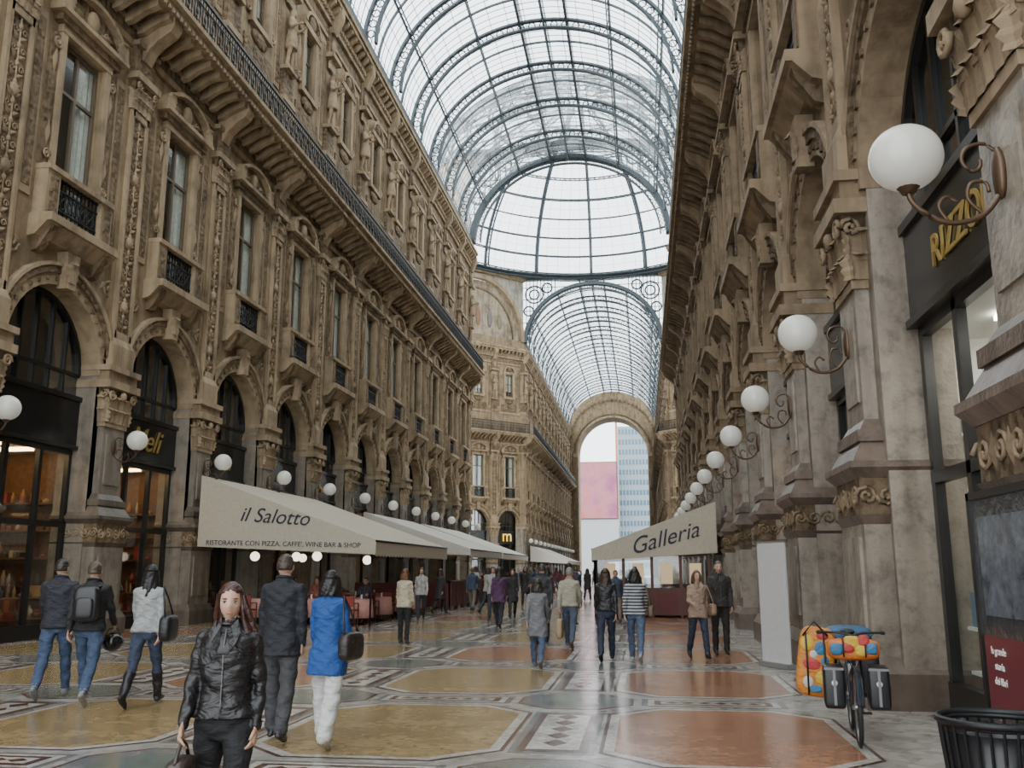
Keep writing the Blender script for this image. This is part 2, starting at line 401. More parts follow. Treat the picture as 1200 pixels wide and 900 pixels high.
    if L:
        V=[];F=[];na=26;nl=9
        for lev in range(nl):
            u=lev/(nl-1); z=.055-(.055+.09+L)*u
            for k in range(na):
                w=k/(na-1); az=radians(-42+ (264)*w)
                fr=1+.10*sin(w*40+u*7)*(.4+u); rx=(.086+.022*sin(u*2.2))*fr; ry=(.106-.004*u)*fr
                if u>.55 and sin(az)<0: rx*=1-.1*(u-.55)
                x=rx*cos(az)+blow*u*u*(1+.6*sin(w*17)); y=ry*sin(az)+.006+(.02*u if sin(az)>0 else -.015*u)
                V.append(RT@Vector((x,y,z-.015*abs(sin(w*23))*u))+HC)
        for lev in range(nl):
            u=lev/(nl-1); z=.055-(.055+.085+L)*u
            for k in range(na):
                w=k/(na-1); az=radians(-42+264*w); V.append(RT@Vector((.068*cos(az)*(1+.25*u)+blow*u*u,.085*sin(az)+.01,z))+HC)
        o=na*nl
        for lev in range(nl-1):
            for k in range(na-1):
                a=lev*na+k; F.append((a,a+1,a+na+1,a+na)); F.append((o+a,o+a+na,o+a+na+1,o+a+1))
            for k in (0,na-1): a=lev*na+k; F.append((a,a+na,o+a+na,o+a))
        for k in range(na-1): a=(nl-1)*na+k; F.append((a,a+1,o+a+1,o+a)); F.append((k,k+1,o+k+1,o+k))
        mb.add(V,F,hairm,True)
        if blow:
            rs=random.Random(3)
            for q in range(26):
                w=rs.uniform(-.5,1.0); st=Vector((.075,-.03+.08*w,.05-rs.random()*.05)); P=[]
                for j in range(7):
                    u=j/6; P.append(RT@(st+Vector((.03*sin(u*2.5)+blow*1.8*u*u*rs.uniform(.7,1.3),.02*sin(u*5+q),-.30*u*rs.uniform(.85,1.0))))+HC)
                mb.tube(P,.007,hairm,5,rad=[.009,.011,.011,.010,.008,.006,.003])
    if style=='bun': mb.ell(RT@Vector((0,.10,.03))+HC,.05,.045,.045,hairm)
    for sd in (1,-1):
        if not L: mb.ell(RT@Vector((sd*.077,.004,-.005))+HC,.01,.02,.031,SK,8,6)
        if detail and not flat:
            mb.ell(RT@Vector((sd*.031,-.079,.006))+HC,.0135,.008,.0065,EYEW,8,6); mb.ell(RT@Vector((sd*.031,-.0850,.006))+HC,.0068,.0035,.0062,EYED,8,6)
            mb.ell(RT@Vector((sd*.031,-.084,.0115))+HC,.016,.005,.0035,EYED,8,4)
            mb.ell(RT@Vector((sd*.031,-.086,.026))+HC,.019,.006,.004,hairm,8,4)
    if detail and not flat: mb.ell(RT@Vector((0,-.093,-.058))+HC,.022,.006,.007,LIP,10,6)
    hp=[]
    for sd,W,D in hands:
        Nn=Vector((-sd,0,0)); Nn=(Nn-D*Nn.dot(D)).normalized(); T_=D.cross(Nn)*(-sd)
        if T_.y>0 and abs(D.z)>.5: T_=-T_
        nf=8 if detail else 5
        v,f=limb([W-D*.02,W+D*.035,W+D*.08],[.022,.030,.031],3,10); 
        v2=[]
        for q in v:
            r=q-W; t=r.dot(Nn); v2.append(q-Nn*t*.55+T_*(r.dot(T_)*.25))
        mb.add(v2,f,SK,True)
        for j,(off,ln) in enumerate(((.028,.068),(.010,.076),(-.009,.071),(-.027,.055))):
            b0=W+D*.078+T_*off; pts=[b0-D*.02]; d=D.copy(); 
            for q in range(3):
                d=(d+Nn*.36+T_*(-.01)).normalized()
                pts.append(pts[-1]+d*(ln/3+(.02 if q==0 else 0)))
            mb.tube(pts,.008,SK,nf,rad=[.0098,.0094,.0085,.0066])
        b0=W+D*.03+T_*.026; d=(D+T_*.6+Nn*.25).normalized(); mb.tube([b0-d*.01,b0+d*.035,b0+d*.035+(D+Nn*.4).normalized()*.028],.01,SK,nf,rad=[.013,.0105,.008])
        hp.append(W+D*.10+Nn*.02-Vector((0,0,low)))
    mb.v=[(x,y+ -(z-.9)*lean,z-low) for x,y,z in mb.v]
    mb.hp=hp
    top_=1.595+.118-low
    return mb,top_
def person(X,Y,h,head,name='walking_person',pose=WALK,**kw):
    mb,t=person_mesh(pose,**kw); s=h/t if pose is not SIT else h/1.70
    me=mb.mesh(name); o=place(me,name,(X,Y,0.004),radians(head)); o.scale=(s,s,s); HANDS[o.name]=[v*s for v in mb.hp]; return o

# ------------------------------------------------------------ facade modules
NAT=dict(la=0,lk=0,ra=-2,rk=8,ls=10,le=110,rs=5,re=100)
tm,_=person_mesh(NAT,(0,0,0),(0,0,0),(0,0,0),style='long',hem=.55,vox=.035,detail=False,flat=WL2)
telm=tm.mesh('telamon_tmp')

def pillar_mesh(stmap):
    W,WC,W2,P,PD=stmap; b=MB()
    def blk(xo,w,z0,z1,m): b.box(-.9,xo,-w,w,z0,z1,m)
    blk(.46,.80,0,.42,PD); b.frust((-.9,.46,-.8,.8),.42,(-.9,.36,-.7,.7),.6,PD)
    blk(.32,.66,.6,2.25,P); blk(.36,.5,.85,2.05,P)
    b.frust((-.9,.32,-.66,.66),2.2,(-.9,.38,-.72,.72),2.32,PD); blk(.35,.69,2.32,2.78,WC)
    for i in range(4): 
        y=-.51+i*.34; b.scroll((.365,y,2.55),.14,'x',1 if i%2 else -1,W2,.022); b.leaf(.35,y+.17,2.38,pi/2,.32,.05,.05,W2) if i<3 else None
        for sy in(1,-1): b.scroll((-.45+i*.24,sy*.70,2.55),.13,'y',1 if i%2 else -1,W2,.022)
    b.frust((-.9,.36,-.7,.7),2.78,(-.9,.47,-.81,.81),2.9,PD); blk(.47,.81,2.9,2.98,PD)
    b.frust((-.9,.42,-.76,.76),2.98,(-.9,.27,-.6,.6),3.25,PD); blk(.31,.64,3.25,3.4,PD); b.frust((-.9,.27,-.6,.6),3.4,(-.9,.18,-.5,.5),3.55,PD)
    blk(.18,.48,3.55,5.35,P); blk(.0,.68,3.0,6.3,P); blk(.21,.34,3.8,5.1,P)
    blk(.22,.52,5.3,5.42,W2)
    b.frust((-.9,.18,-.48,.48),5.42,(-.9,.30,-.58,.58),6.3,WC)
    for row,(z,o,h,n) in enumerate(((5.42,.18,.42,5),(5.68,.21,.5,4))):
        for i in range(n):
            y=(-.5+i/(n-1))*(.82+row*.04); b.acan(o,y,z,h,.22,0,W2)
        for sy in(1,-1):
            for xx in(-.3,-.05,.12-.05*row): b.acan(xx,sy*(.48+row*.03),z,h,.22,sy*pi/2,W2)
    for sy in(1,-1): 
        b.scroll((.36,sy*.5,6.12),.15,'x',sy,W2,.035); b.scroll((.2,sy*.62,6.12),.14,'y',1,W2,.035)
    b.ell((.36,0,6.15),.08,.12,.12,W2,8,6)
    blk(.42,.72,6.3,6.5,W2); blk(.32,.68,6.5,6.75,W); blk(.40,.74,6.75,6.9,W2)
    blk(.08,.6,6.9,15.4,W); blk(.28,.50,6.9,7.5,W2); b.frust((-.9,.28,-.5,.5),7.5,(-.9,.2,-.42,.42),7.7,W2)
    blk(.13,.40,7.7,14.3,WC)
    for y0,y1 in((-.42,-.32),(.32,.42)): b.box(0,.20,y0,y1,7.7,14.3,W2)
    b.box(0,.20,-.4,.4,7.7,7.9,W2); b.box(0,.2,-.4,.4,14.1,14.3,W2)
    b.tube([(.15,0,7.9),(.15,0,14.1)],.025,W2,5)
    z=8.0;k=0
    while z<13.9:
        for sy in(1,-1):
            b.leaf(.13,0,z,pi/2-sy*.95,.30,.065,.09,W2); b.scroll((.15,sy*.16,z+.25),.10,'x',sy,W2,.018,1.2)
        b.ell((.15,0,z+.36),.05,.06,.08,W2,7,5)
        if k%4==1: b.ell((.15,0,z+.18),.08,.15,.17,W2,9,6)
        z+=.46;k+=1
    b.frust((-.9,.16,-.42,.42),14.3,(-.9,.26,-.5,.5),15.15,WC)
    for row,z in enumerate((14.3,14.55)):
        for i in range(4): b.acan(.17+.04*row,-.33+.22*i,z,.42,.2,0,W2)
        for sy in(1,-1): b.acan(.02,sy*.44,z,.42,.2,sy*pi/2,W2)
    for sy in(1,-1): b.scroll((.33,sy*.42,15.0),.13,'x',sy,W2,.03)
    blk(.38,.62,15.15,15.35,W2); blk(.2,.52,15.35,16.2,WC); blk(.3,.57,16.2,16.35,W2)
    poly=[(0,15.9),(.25,15.9),(.4,16.25),(.65,16.5),(1.0,16.75),(1.1,16.95),(1.1,17.2),(0,17.2)]
    b.prism(poly,'y',-.22,.22,W2)
    blk(.28,.52,17.5,19.8,W); blk(.34,.58,19.8,20.0,W2); blk(.22,.42,20,21.1,WC); blk(.42,.48,21.1,21.25,W2)
    blk(.06,.42,21.2,25.4,W)
    b.addmesh(telm,Matrix.Translation((.28,0,21.25))@Matrix.Rotation(pi/2,4,'Z')@Matrix.Scale(1.42,4),W2)
    for i in range(3): b.acan(.15,-.25+.25*i,23.85,.45,.24,0,W2)
    blk(.45,.56,24.3,24.5,W2); blk(.16,.46,24.5,25.6,WC); b.ell((.22,0,25.0),.1,.22,.3,W2)
    b.prism([(0,25.6),(.3,25.6),(.45,25.9),(.65,26.3),(.65,26.7),(0,26.7)],'y',-.22,.22,W2)
    return b

def bay_mesh(stmap):
    W,WC,W2,P,PD=stmap; b=MB(); h=2.55; R=1.85
    for sy in(1,-1): b.box(-.9,0,min(sy*R,sy*h),max(sy*R,sy*h),0,6.6,P)
    b.archwall(R,R,6.6,-h,h,9.4,0,W)
    b.band(R-.01,R+.27,-.9,.08,6.6,W2); b.band(R+.27,R+.44,0,.14,6.6,WC); b.band(R+.44,R+.53,0,.19,6.6,W2)
    for i in range(19):
        t=pi*(i+.5)/19; b.box(.08,.12,(R+.13)*cos(t)-.045,(R+.13)*cos(t)+.045,6.6+(R+.13)*sin(t)-.045,6.6+(R+.13)*sin(t)+.045,WC)
    b.prism([(-.16,8.35),(.16,8.35),(.26,9.25),(-.26,9.25)],'x',0,.3,W2); b.acan(.26,0,8.5,.6,.26,0,W2)
    for sy in(1,-1): 
        b.scroll((.03,sy*1.95,8.95),.28,'x',sy,W2,.04); b.leaf(.0,sy*1.6,8.9,pi/2-sy*.8,.4,.1,.08,W2); b.leaf(.0,sy*2.2,8.3,pi/2,.5,.1,.08,W2)
    w=.85
    b.box(-.9,0,-h,-w,9.4,16.2,W); b.box(-.9,0,w,h,9.4,16.2,W); b.box(-.9,0,-w,w,9.4,9.9,W); b.box(-.9,0,-w,w,14.7,16.2,W)
    for sy in(1,-1):
        b.box(0,.04,sy*1.72-.22,sy*1.72+.22,10.2,14.9,W2); b.box(.04,.055,sy*1.72-.14,sy*1.72+.14,10.4,14.7,WC)
    b.prism([(0,9.25),(.2,9.3),(.5,9.62),(.6,9.62),(.6,9.82),(0,9.82)],'y',-1.42,1.42,W2)
    for sy in(1,-1):
        b.prism([(0,8.95),(.15,9.0),(.42,9.4),(.48,9.6),(0,9.6)],'y',sy*1.1-.13,sy*1.1+.13,WC)
        b.box(0,.34,sy*1.1-.24,sy*1.1+.24,9.82,11.0,W2); b.box(.34,.37,sy*1.1-.15,sy*1.1+.15,9.95,10.85,WC)
        b.box(0,.14,min(sy*.85,sy*1.05),max(sy*.85,sy*1.05),11.0,14.8,W2)
        b.box(0,.08,min(sy*1.05,sy*1.36),max(sy*1.05,sy*1.36),11.1,14.6,WC)
        b.scroll((.12,sy*1.18,14.35),.16,'x',sy,W2,.035); b.leaf(.08,sy*1.18,13.5,pi/2,.75,.1,.08,W2); b.scroll((.12,sy*1.18,11.4),.14,'x',-sy,W2,.03); b.leaf(.08,sy*1.18,11.6,pi/2,.7,.1,.08,W2)
    b.box(0,.4,-1.36,1.36,10.95,11.08,W2)
    b.box(0,.16,-1.08,1.08,14.7,14.9,W2); b.box(0,.24,-1.3,1.3,14.9,15.1,WC); b.box(0,.40,-1.45,1.45,15.1,15.22,W2)
    b.band(1.28,1.45,0,.36,15.22,W2,14,k0=.62)
    b.prism([(1.28*cos(pi*i/12),15.22+.79*sin(pi*i/12)) for i in range(13)],'x',0,.15,WC)
    b.ell((.18,0,15.58),.14,.22,.32,W2,10,6)
    for sy in(1,-1): b.leaf(.15,sy*.25,15.4,(0.25 if sy>0 else pi-.25),.75,.12,.14,W2); b.scroll((.18,sy*.62,15.5),.15,'x',sy,W2,.03); b.acan(.3,sy*1.2,15.25,.5,.25,0,W2)
    for i in range(11): y=-.8+i*.16; b.box(.20,.23,y-.012,y+.012,9.85,10.95,IRON)
    for z in(9.88,10.15,10.65,10.9): b.box(.19,.24,-.85,.85,z-.02,z+.02,IRON)
    for i in range(4):
        y=-.6+i*.4; b.tube([(.215,y+.16*cos(t*pi/5),10.4+.2*sin(t*pi/5)) for t in range(10)],.018,IRON,4,closed=True)
        b.tube([(.215,y-.16,10.2),(.215,y+.16,10.6)],.016,IRON,4);b.tube([(.215,y+.16,10.2),(.215,y-.16,10.6)],.016,IRON,4)
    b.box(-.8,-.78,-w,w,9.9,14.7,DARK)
    for sy in(1,-1): 
        for k in range(5):
            y0=sy*(.85-.11*k); b.quad((-.24-.05*(k%2),y0,10),(-.24-.05*((k+1)%2),y0-sy*.11,10),(-.24-.05*((k+1)%2),y0-sy*.11,14.7),(-.24-.05*(k%2),y0,14.7),CURT)
    b.quad((-.16,-w,9.9),(-.16,w,9.9),(-.16,w,14.7),(-.16,-w,14.7),WGL)
    for y in(-.81,0,.81): b.box(-.2,-.11,y-.045,y+.045,9.9,14.7,DARKW)
    for z in(10.0,11.1,13.4,14.62): b.box(-.2,-.11,-w,w,z-.04,z+.04,DARKW)
    b.box(-.9,.1,-h,h,16.15,16.35,W2); b.box(-.9,.05,-h,h,16.35,16.75,WC); b.box(-.9,.16,-h,h,16.75,17.2,W2)
    for i in range(8):
        y=-h+.3+i*.64
        b.prism([(.1,16.6),(.3,16.65),(.65,16.88),(1.05,17.02),(1.05,17.2),(.1,17.2)],'y',y-.1,y+.1,W2)
        b.box(.12,.19,y+.16,y+.48,16.8,17.1,WC)
    b.box(-.9,1.25,-h,h,17.2,17.36,W2); b.box(-.9,1.4,-h,h,17.36,17.5,W2)
    for i in range(22): y=-h+.12+i*.232; b.box(1.22,1.28,y-.05,y+.05,17.08,17.2,W2)
    b.box(1.19,1.27,-h,h,18.5,18.57,IRON); b.box(1.20,1.26,-h,h,17.6,17.65,IRON); b.box(1.21,1.25,-h,h,18.3,18.33,IRON)
    for i in range(30):
        y=-h+.085+i*.17; b.box(1.215,1.245,y-.013,y+.013,17.5,18.5,IRON)
    for i in range(10):
        y=-h+.255+i*.51; b.tube([(1.23,y+.2*cos(t*pi/5),17.98+.26*sin(t*pi/5)) for t in range(10)],.024,IRON,4,closed=True); b.ell((1.23,y,17.98),.03,.09,.12,IRON,6,4)
    w=.6
    b.box(-.9,0,-h,-w,17.5,26,W); b.box(-.9,0,w,h,17.5,26,W); b.box(-.9,0,-w,w,17.5,21.6,W); b.box(-.9,0,-w,w,24,26,W)
    b.box(0,.12,-h,h,17.5,19.6,W); b.box(0,.18,-h,h,19.6,19.8,W2); b.box(0,.07,-1.3,1.3,19.95,20.7,WC)
    for sy in(1,-1):
        b.box(0,.15,sy*.76-.16,sy*.76+.16,21.5,24.2,W2); b.scroll((.08,sy*1.1,23.9),.26,'x',sy,W2,.06); b.scroll((.08,sy*1.08,21.75),.24,'x',-sy,W2,.06); b.leaf(.02,sy*1.1,22.1,pi/2,1.5,.16,.12,W2)
        b.box(0,.05,sy*1.78-.25,sy*1.78+.25,20.2,25.0,W2); b.box(.05,.07,sy*1.78-.17,sy*1.78+.17,20.4,24.8,WC)
    b.box(0,.18,-.95,.95,21.3,21.5,W2); b.ell((.05,0,21.05),.1,.7,.28,WC,10,6)
    b.box(0,.2,-1.05,1.05,24.1,24.35,W2); b.band(.78,.96,0,.25,24.35,W2,10,k0=.7); b.ell((.1,0,24.65),.18,.4,.35,WC,10,6)
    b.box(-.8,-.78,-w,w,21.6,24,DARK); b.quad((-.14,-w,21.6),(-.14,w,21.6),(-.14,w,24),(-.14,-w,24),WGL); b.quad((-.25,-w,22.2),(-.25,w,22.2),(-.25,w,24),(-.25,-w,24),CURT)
    for y in(-.55,0,.55): b.box(-.18,-.1,y-.04,y+.04,21.6,24,DARKW)
    for z in(21.65,23.0,23.95): b.box(-.18,-.1,-w,w,z-.03,z+.03,DARKW)
    b.box(-.9,.1,-h,h,25.2,25.35,W2); b.box(-.9,.05,-h,h,25.35,26.0,WC); b.box(-.9,.2,-h,h,25.9,26.1,W2)
    for i in range(18): y=-h+.14+i*.283; b.box(0,.32,y-.07,y+.07,26.1,26.3,W2)
    b.box(-.9,.2,-h,h,26.1,26.7,W)
    for i in range(8):
        y=-h+.3+i*.64; b.prism([(.2,26.3),(.35,26.35),(.6,26.55),(.6,26.7),(.2,26.7)],'y',y-.09,y+.09,W2)
    b.box(-.9,.65,-h,h,26.7,26.9,W2); b.box(-.9,.75,-h,h,26.9,27.1,W2); b.box(-.9,.6,-h,h,27.1,27.25,W); b.box(-.9,.2,-h,h,27.25,28.1,W)
    return b
def finish(b,name,setback):
    nv=[]
    for x,y,z in b.v:
        if z>17.55: z=17.5+(z-17.5)*1.09
        if z>17.52 and x>-.5: x-=setback
        nv.append((x,y,z))
    b.v=nv; return b.mesh(name)

def shop_mesh(kind):
    b=MB(); x=-.55; R=1.85
    wallm={'warm':WOODW,'white':WHITEW,'dark':DARK,'cafe':WOODW}[kind]; lm={'warm':LIGHTW,'white':LIGHTC,'dark':LIGHTW,'cafe':LIGHTW}[kind]
    for y in(-1.78,-.62,.62,1.78): b.box(x-.06,x+.06,y-.06,y+.06,.0,4.7,FRM)
    for z in(.18,2.75,4.6): b.box(x-.06,x+.06,-R,R,z-.07,z+.07,FRM)
    b.box(x-.05,x+.08,-R,R,0,.35,FRM)
    b.box(x-.08,x+.14,-R,R,4.7,5.95,SIGN); b.box(x,x+.2,-R,R,5.9,6.02,FRM); b.box(x,x+.2,-R,R,4.65,4.75,FRM)
    b.quad((x,-R,.3),(x,R,.3),(x,R,4.6),(x,-R,4.6),GLS)
    b.prism([(R,5.95)]+[(R*cos(pi*i/20),6.6+R*sin(pi*i/20)) for i in range(21)]+[(-R,5.95)],'x',x-.01,x,LUN)
    b.band(R-.12,R,x-.08,x+.1,6.6,FRM)
    for y in(-1.2,-.6,0,.6,1.2): b.box(x-.04,x+.06,y-.035,y+.035,5.95,6.6+sqrt(R*R-y*y),FRM)
    b.box(x-.04,x+.06,-R,R,6.55,6.63,FRM)
    D=-3.6
    b.box(D-.1,D,-2.4,2.4,0,8.5,wallm if kind!='dark' else DARK); b.box(D,x-.1,-2.45,-2.4,0,8.5,wallm); b.box(D,x-.1,2.4,2.45,0,8.5,wallm)
    b.box(D,x-.1,-2.4,2.4,4.65,4.75,WHITEW if kind!='dark' else DARK); b.box(D,x-.1,-2.4,2.4,-.02,.02,wallm)
    if kind!='dark':
        for y in(-1.2,0,1.2): b.box(-2.6,-1.2,y-.12,y+.12,4.58,4.64,lm)
    else: b.box(-2.2,-1.9,-.3,.3,4.58,4.64,lm)
    b.box(D,x-.1,-2.4,2.4,8.4,8.5,DARK)
    cols=[(.20,.06,.03),(.42,.26,.09),(.5,.42,.28),(.10,.08,.07),(.35,.16,.05),(.14,.11,.06),(.28,.05,.04)]
    if kind=='white': cols=[(.6,.6,.6),(.5,.1,.1),(.7,.65,.5),(.12,.2,.3),(.7,.7,.7),(.2,.25,.3),(.75,.72,.7)]
    rnd=random.Random(len(kind)*3)
    G=lambda c:plain('goods_%d_%s'%(cols.index(c),'w' if kind=='white' else 'b'),c,.5)
    shm=WOODW if kind!='white' else WHITEW
    for xs,dep,zz,yl in((D+.02,.35,[.5,1.1,1.7,2.3,2.9,3.5],2.2),(-1.0,.3,[.45,.95],1.7)):
        for z in zz:
            b.box(xs,xs+dep,-yl,yl,z,z+.04,shm); y=-yl+.1
            while y<yl-.15:
                w=rnd.uniform(.06,.2); hh=rnd.uniform(.08,.4); c=rnd.choice(cols)
                if rnd.random()<.4: b.box(xs+.04,xs+dep-.03,y,y+w,z+.04,z+.04+hh,G(c))
                else: b.lathe([(0,0),(w*.5,0),(w*.5,hh*.6),(w*.25,hh*.8),(w*.2,hh)],(xs+dep/2,y+w/2,z+.04),G(c),8)
                y+=w+rnd.uniform(.02,.2)
    if kind!='dark':
      for sy in(1,-1):
        for z in [.5,1.2,1.9,2.6,3.3]:
            b.box(D+.4,-.85,min(sy*2.05,sy*2.4),max(sy*2.05,sy*2.4),z,z+.04,shm); xx=D+.45
            while xx<-1.1:
                w=rnd.uniform(.06,.2); hh=rnd.uniform(.08,.4); c=rnd.choice(cols)
                if rnd.random()<.35: b.box(xx,xx+w,min(sy*2.1,sy*2.35),max(sy*2.1,sy*2.35),z+.04,z+.04+hh,G(c))
                else: b.lathe([(0,0),(w*.5,0),(w*.5,hh*.6),(w*.25,hh*.8),(w*.2,hh)],(xx+w/2,sy*2.2,z+.04),G(c),8)
                xx+=w+rnd.uniform(.04,.2)
    if kind=='white':
        for y in(-1.2,1.1): b.box(-.9,-.87,y-.5,y+.5,1.0,2.3,plain('poster_red',(.40,.04,.05),.6)); b.box(-.86,-.85,y-.35,y+.35,1.5,2.1,WHITEW)
    return b.mesh('shopfront')

L_ST=(WL,WLc,WL2,PG,PGd)
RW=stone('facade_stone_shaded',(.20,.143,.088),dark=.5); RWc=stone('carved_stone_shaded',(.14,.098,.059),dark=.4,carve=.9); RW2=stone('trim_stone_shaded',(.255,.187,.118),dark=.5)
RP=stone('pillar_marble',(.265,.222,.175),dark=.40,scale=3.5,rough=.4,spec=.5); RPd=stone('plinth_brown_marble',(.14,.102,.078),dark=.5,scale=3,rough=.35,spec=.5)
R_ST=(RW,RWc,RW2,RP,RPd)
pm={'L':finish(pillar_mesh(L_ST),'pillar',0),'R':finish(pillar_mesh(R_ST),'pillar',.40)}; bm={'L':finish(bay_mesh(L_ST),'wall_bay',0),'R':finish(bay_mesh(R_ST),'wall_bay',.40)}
shops={k:shop_mesh(k) for k in('warm','white','dark','cafe')}
bpy.data.meshes.remove(telm)

lb=MB()
lb.ell((.22,0,4.75),.05,.1,.22,ARMM)
pts=[(.2,0,4.62),(.35,0,4.42),(.55,0,4.36),(.72,0,4.42),(.84,0,4.55),(.86,0,4.64)]
def dense(P,k=4):
    P=[Vector(p) for p in P]; o=[]
    for i in range(len(P)-1):
        a=P[max(i-1,0)];b_=P[i];c=P[i+1];d=P[min(i+2,len(P)-1)]
        for j in range(k):
            t=j/k; o.append(.5*((2*b_)+(c-a)*t+(2*a-5*b_+4*c-d)*t*t+(3*b_-a-3*c+d)*t**3))
    o.append(P[-1]); return o
lb.tube(dense(pts),.022,ARMM,8)
lb.tube(dense([(.2,0,4.9),(.3,0,5.0),(.42,0,4.98),(.47,0,4.88),(.42,0,4.78),(.35,0,4.8),(.34,0,4.87)]),.016,ARMM,6)
lb.tube(dense([(.35,0,4.42),(.45,0,4.55),(.42,0,4.68),(.32,0,4.68),(.3,0,4.6)]),.015,ARMM,6); lb.tube(dense([(.6,0,4.37),(.66,0,4.5),(.6,0,4.58),(.53,0,4.53)]),.014,ARMM,6)
lb.lathe([(0,-.30),(.05,-.3),(.07,-.26),(.13,-.22),(.11,-.2)],(.86,0,4.92),ARMM,12)
lb.ell((.86,0,4.92),.265,.265,.265,GLOBE,28,18)
lampm=lb.mesh('globe_wall_lamp')

XL=-14.0; XR=3.05; CX=(XL+XR)/2; Y1=73.5; Y2=109.5; PT=5.1
def wall(name,side,x,YS,rot,kinds=None,lz=0,lamps=True):
    e=empty(name); n=len(YS)-1
    for k in range(n+1):
        y=YS[k]
        place(pm[side],'pillar',(x,y,0),rot,e)
        if lamps and 0<y<200:
            o=place(lampm,'globe_wall_lamp',(x,y,lz),rot)
            if side=='R' and k==2: o.scale=(1.06,1,1)
        if k<n:
            g=YS[k+1]-y; c=(y+YS[k+1])/2
            place(bm[side],'wall_bay',(x,c,0),rot,e,(1,g/PT,1))
            kd=kinds(k) if kinds else random.choice(['warm','dark','white','cafe'])
            place(shops[kd],'shopfront',(x,c,0),rot,e,(1,g/PT,1))
    return e
seqL=['dark','warm','warm','warm','warm','warm','dark','cafe','dark','warm','dark','cafe','warm','dark','warm','dark']
seqR=['dark','white','white','dark','warm','dark','warm','dark','cafe','warm','dark','warm','warm','dark','warm','dark']
Y0=7.2-2*PT; YR0=-2.4; PR=(Y1-YR0)/15
YSL=[Y0+PT*k for k in range(16)]; YSR=[YR0+PR*k-(.55 if k<=2 else 0) for k in range(16)]
wl=wall('wall_left','L',XL,YSL,0,lambda k:seqL[k],.05)
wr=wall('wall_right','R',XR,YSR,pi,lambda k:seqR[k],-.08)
YSF=[Y2+PT*k for k in range(15)]
wall('wall_far_left','L',XL,YSF,0,lambda k:random.choice(['warm','dark']))
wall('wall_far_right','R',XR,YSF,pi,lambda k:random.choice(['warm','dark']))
def diag(name,side,A,B,rot):
    e=empty(name); A=Vector(A);B=Vector(B); L=(B-A).length; n=3; st=L/n; d=(B-A)/L
    for k in range(n+1):
        p=A+d*st*k
        if 0<k<n: place(pm[side],'pillar',p,rot,e)
        if k<n:
            c=A+d*st*(k+.5); place(bm[side],'wall_bay',c,rot,e,(1,st/PT,1)); place(shops['dark'],'shopfront',c,rot,e,(1,st/PT,1))
    return e
OC=Vector((CX,(Y1+Y2)/2,0)); a8=(XR-XL)/2
diag('wall_octagon_left','L',(XL,Y2,0),(CX-18,OC.y+a8,0),-pi/4)
diag('wall_octagon_right','L',(XR,Y2,0),(CX+18,OC.y+a8,0),-3*pi/4)
diag('wall_octagon_near_left','L',(XL,Y1,0),(CX-18,OC.y-a8,0),pi/4)
diag('wall_octagon_near_right','L',(XR,Y1,0),(CX+18,OC.y-a8,0),3*pi/4)
YM=plain('yellow_sign',(1,.6,.03),.5,emit=1.0)
c=Vector((XL,Y2,0))+Vector((-1,-1,0)).normalized()*2.25+Vector((1,-1,0)).normalized()*-.3
text('m',1.9,YM,Matrix.Translation((c.x,c.y,4.85))@Matrix.Rotation(pi/4,4,'Z')@Matrix.Rotation(pi/2,4,'X'),None,'shop_sign',.04)

# ------------------------------------------------------------ vault
AX=a8+.05; RISE=7.3; ZS=28.95
def vp(t,dr=0): return ((AX-dr)*cos(t),0,ZS+(RISE-dr)*sin(t))
def vault_mesh():
    b=MB(); h=PT/2; n=36
    T=[pi*i/n for i in range(n+1)]
    vs=[];fs=[]
    for i,t in enumerate(T):
        p=vp(t); vs+=[(p[0],-h,p[2]),(p[0],h,p[2])]
    for i in range(n): fs.append((2*i,2*i+1,2*i+3,2*i+2))
    b.add(vs,fs,ROOFG,True)
    b.M=Matrix.Rotation(-pi/2,4,'Z')
    K=RISE/AX
    def arc(y,r0,w,dp): b.band(AX-r0-dp,AX-r0,-y-w/2,-y+w/2,ZS,RIBM,n,k0=K)
    arc(-h,.0,.28,.16); arc(-h,.66,.28,.14)
    for k in range(1,8):
        y=-h+PT*k/8; arc(y,-.02,.03 if k!=4 else .10,.04 if k!=4 else .14)
    b.M=None
    for i in range(1,36):
        t=pi*i/36; c0=Vector(vp(t,.41)); c0.y=-h
        b.tube([c0+Vector((.22*cos(q*pi/4),0,.22*sin(q*pi/4))) for q in range(8)],.04,RIBM,4,closed=True)
    for i in range(1,24):
        t=pi*i/24; big=i%4==0; p=vp(t,.04); r=.08 if big else .018
        b.tube([(p[0],-h,p[2]),(p[0],h,p[2])],r,RIBM,4)
        if big: 
            p2=vp(t,.35); b.tube([(p2[0],-h,p2[2]),(p2[0],h,p2[2])],.045,RIBM,4)
            for k in range(4): b.tube([(p[0],-h+PT*k/4,p[2]),(p2[0],-h+PT*(k+.5)/4,p2[2]),(p[0],-h+PT*(k+1)/4,p[2])],.018,RIBM,3)
    for s in(1,-1):
        b.box(s*1.5-.08,s*1.5+.08,-h,h,ZS+RISE-.35,ZS+RISE+.6,RIBM)
        b.quad((s*1.5,-h,ZS+RISE+.6),(s*1.5,h,ZS+RISE+.6),(0,h,ZS+RISE+1.0),(0,-h,ZS+RISE+1.0),ROOFG)
    b.tube([(0,-h,ZS+RISE+1.0),(0,h,ZS+RISE+1.0)],.06,RIBM,4)
    for s in(1,-1): b.box(min(s*(AX-.35),s*(AX+.8)),max(s*(AX-.35),s*(AX+.8)),-h,h,28.85,29.2,RIBM)
    return b.mesh('vault_segment')
vm=vault_mesh()
e=empty('ceiling_glass_vault')
for k in range(15): place(vm,'vault_segment',(CX,Y0+PT*(k+.5),0),0,e)
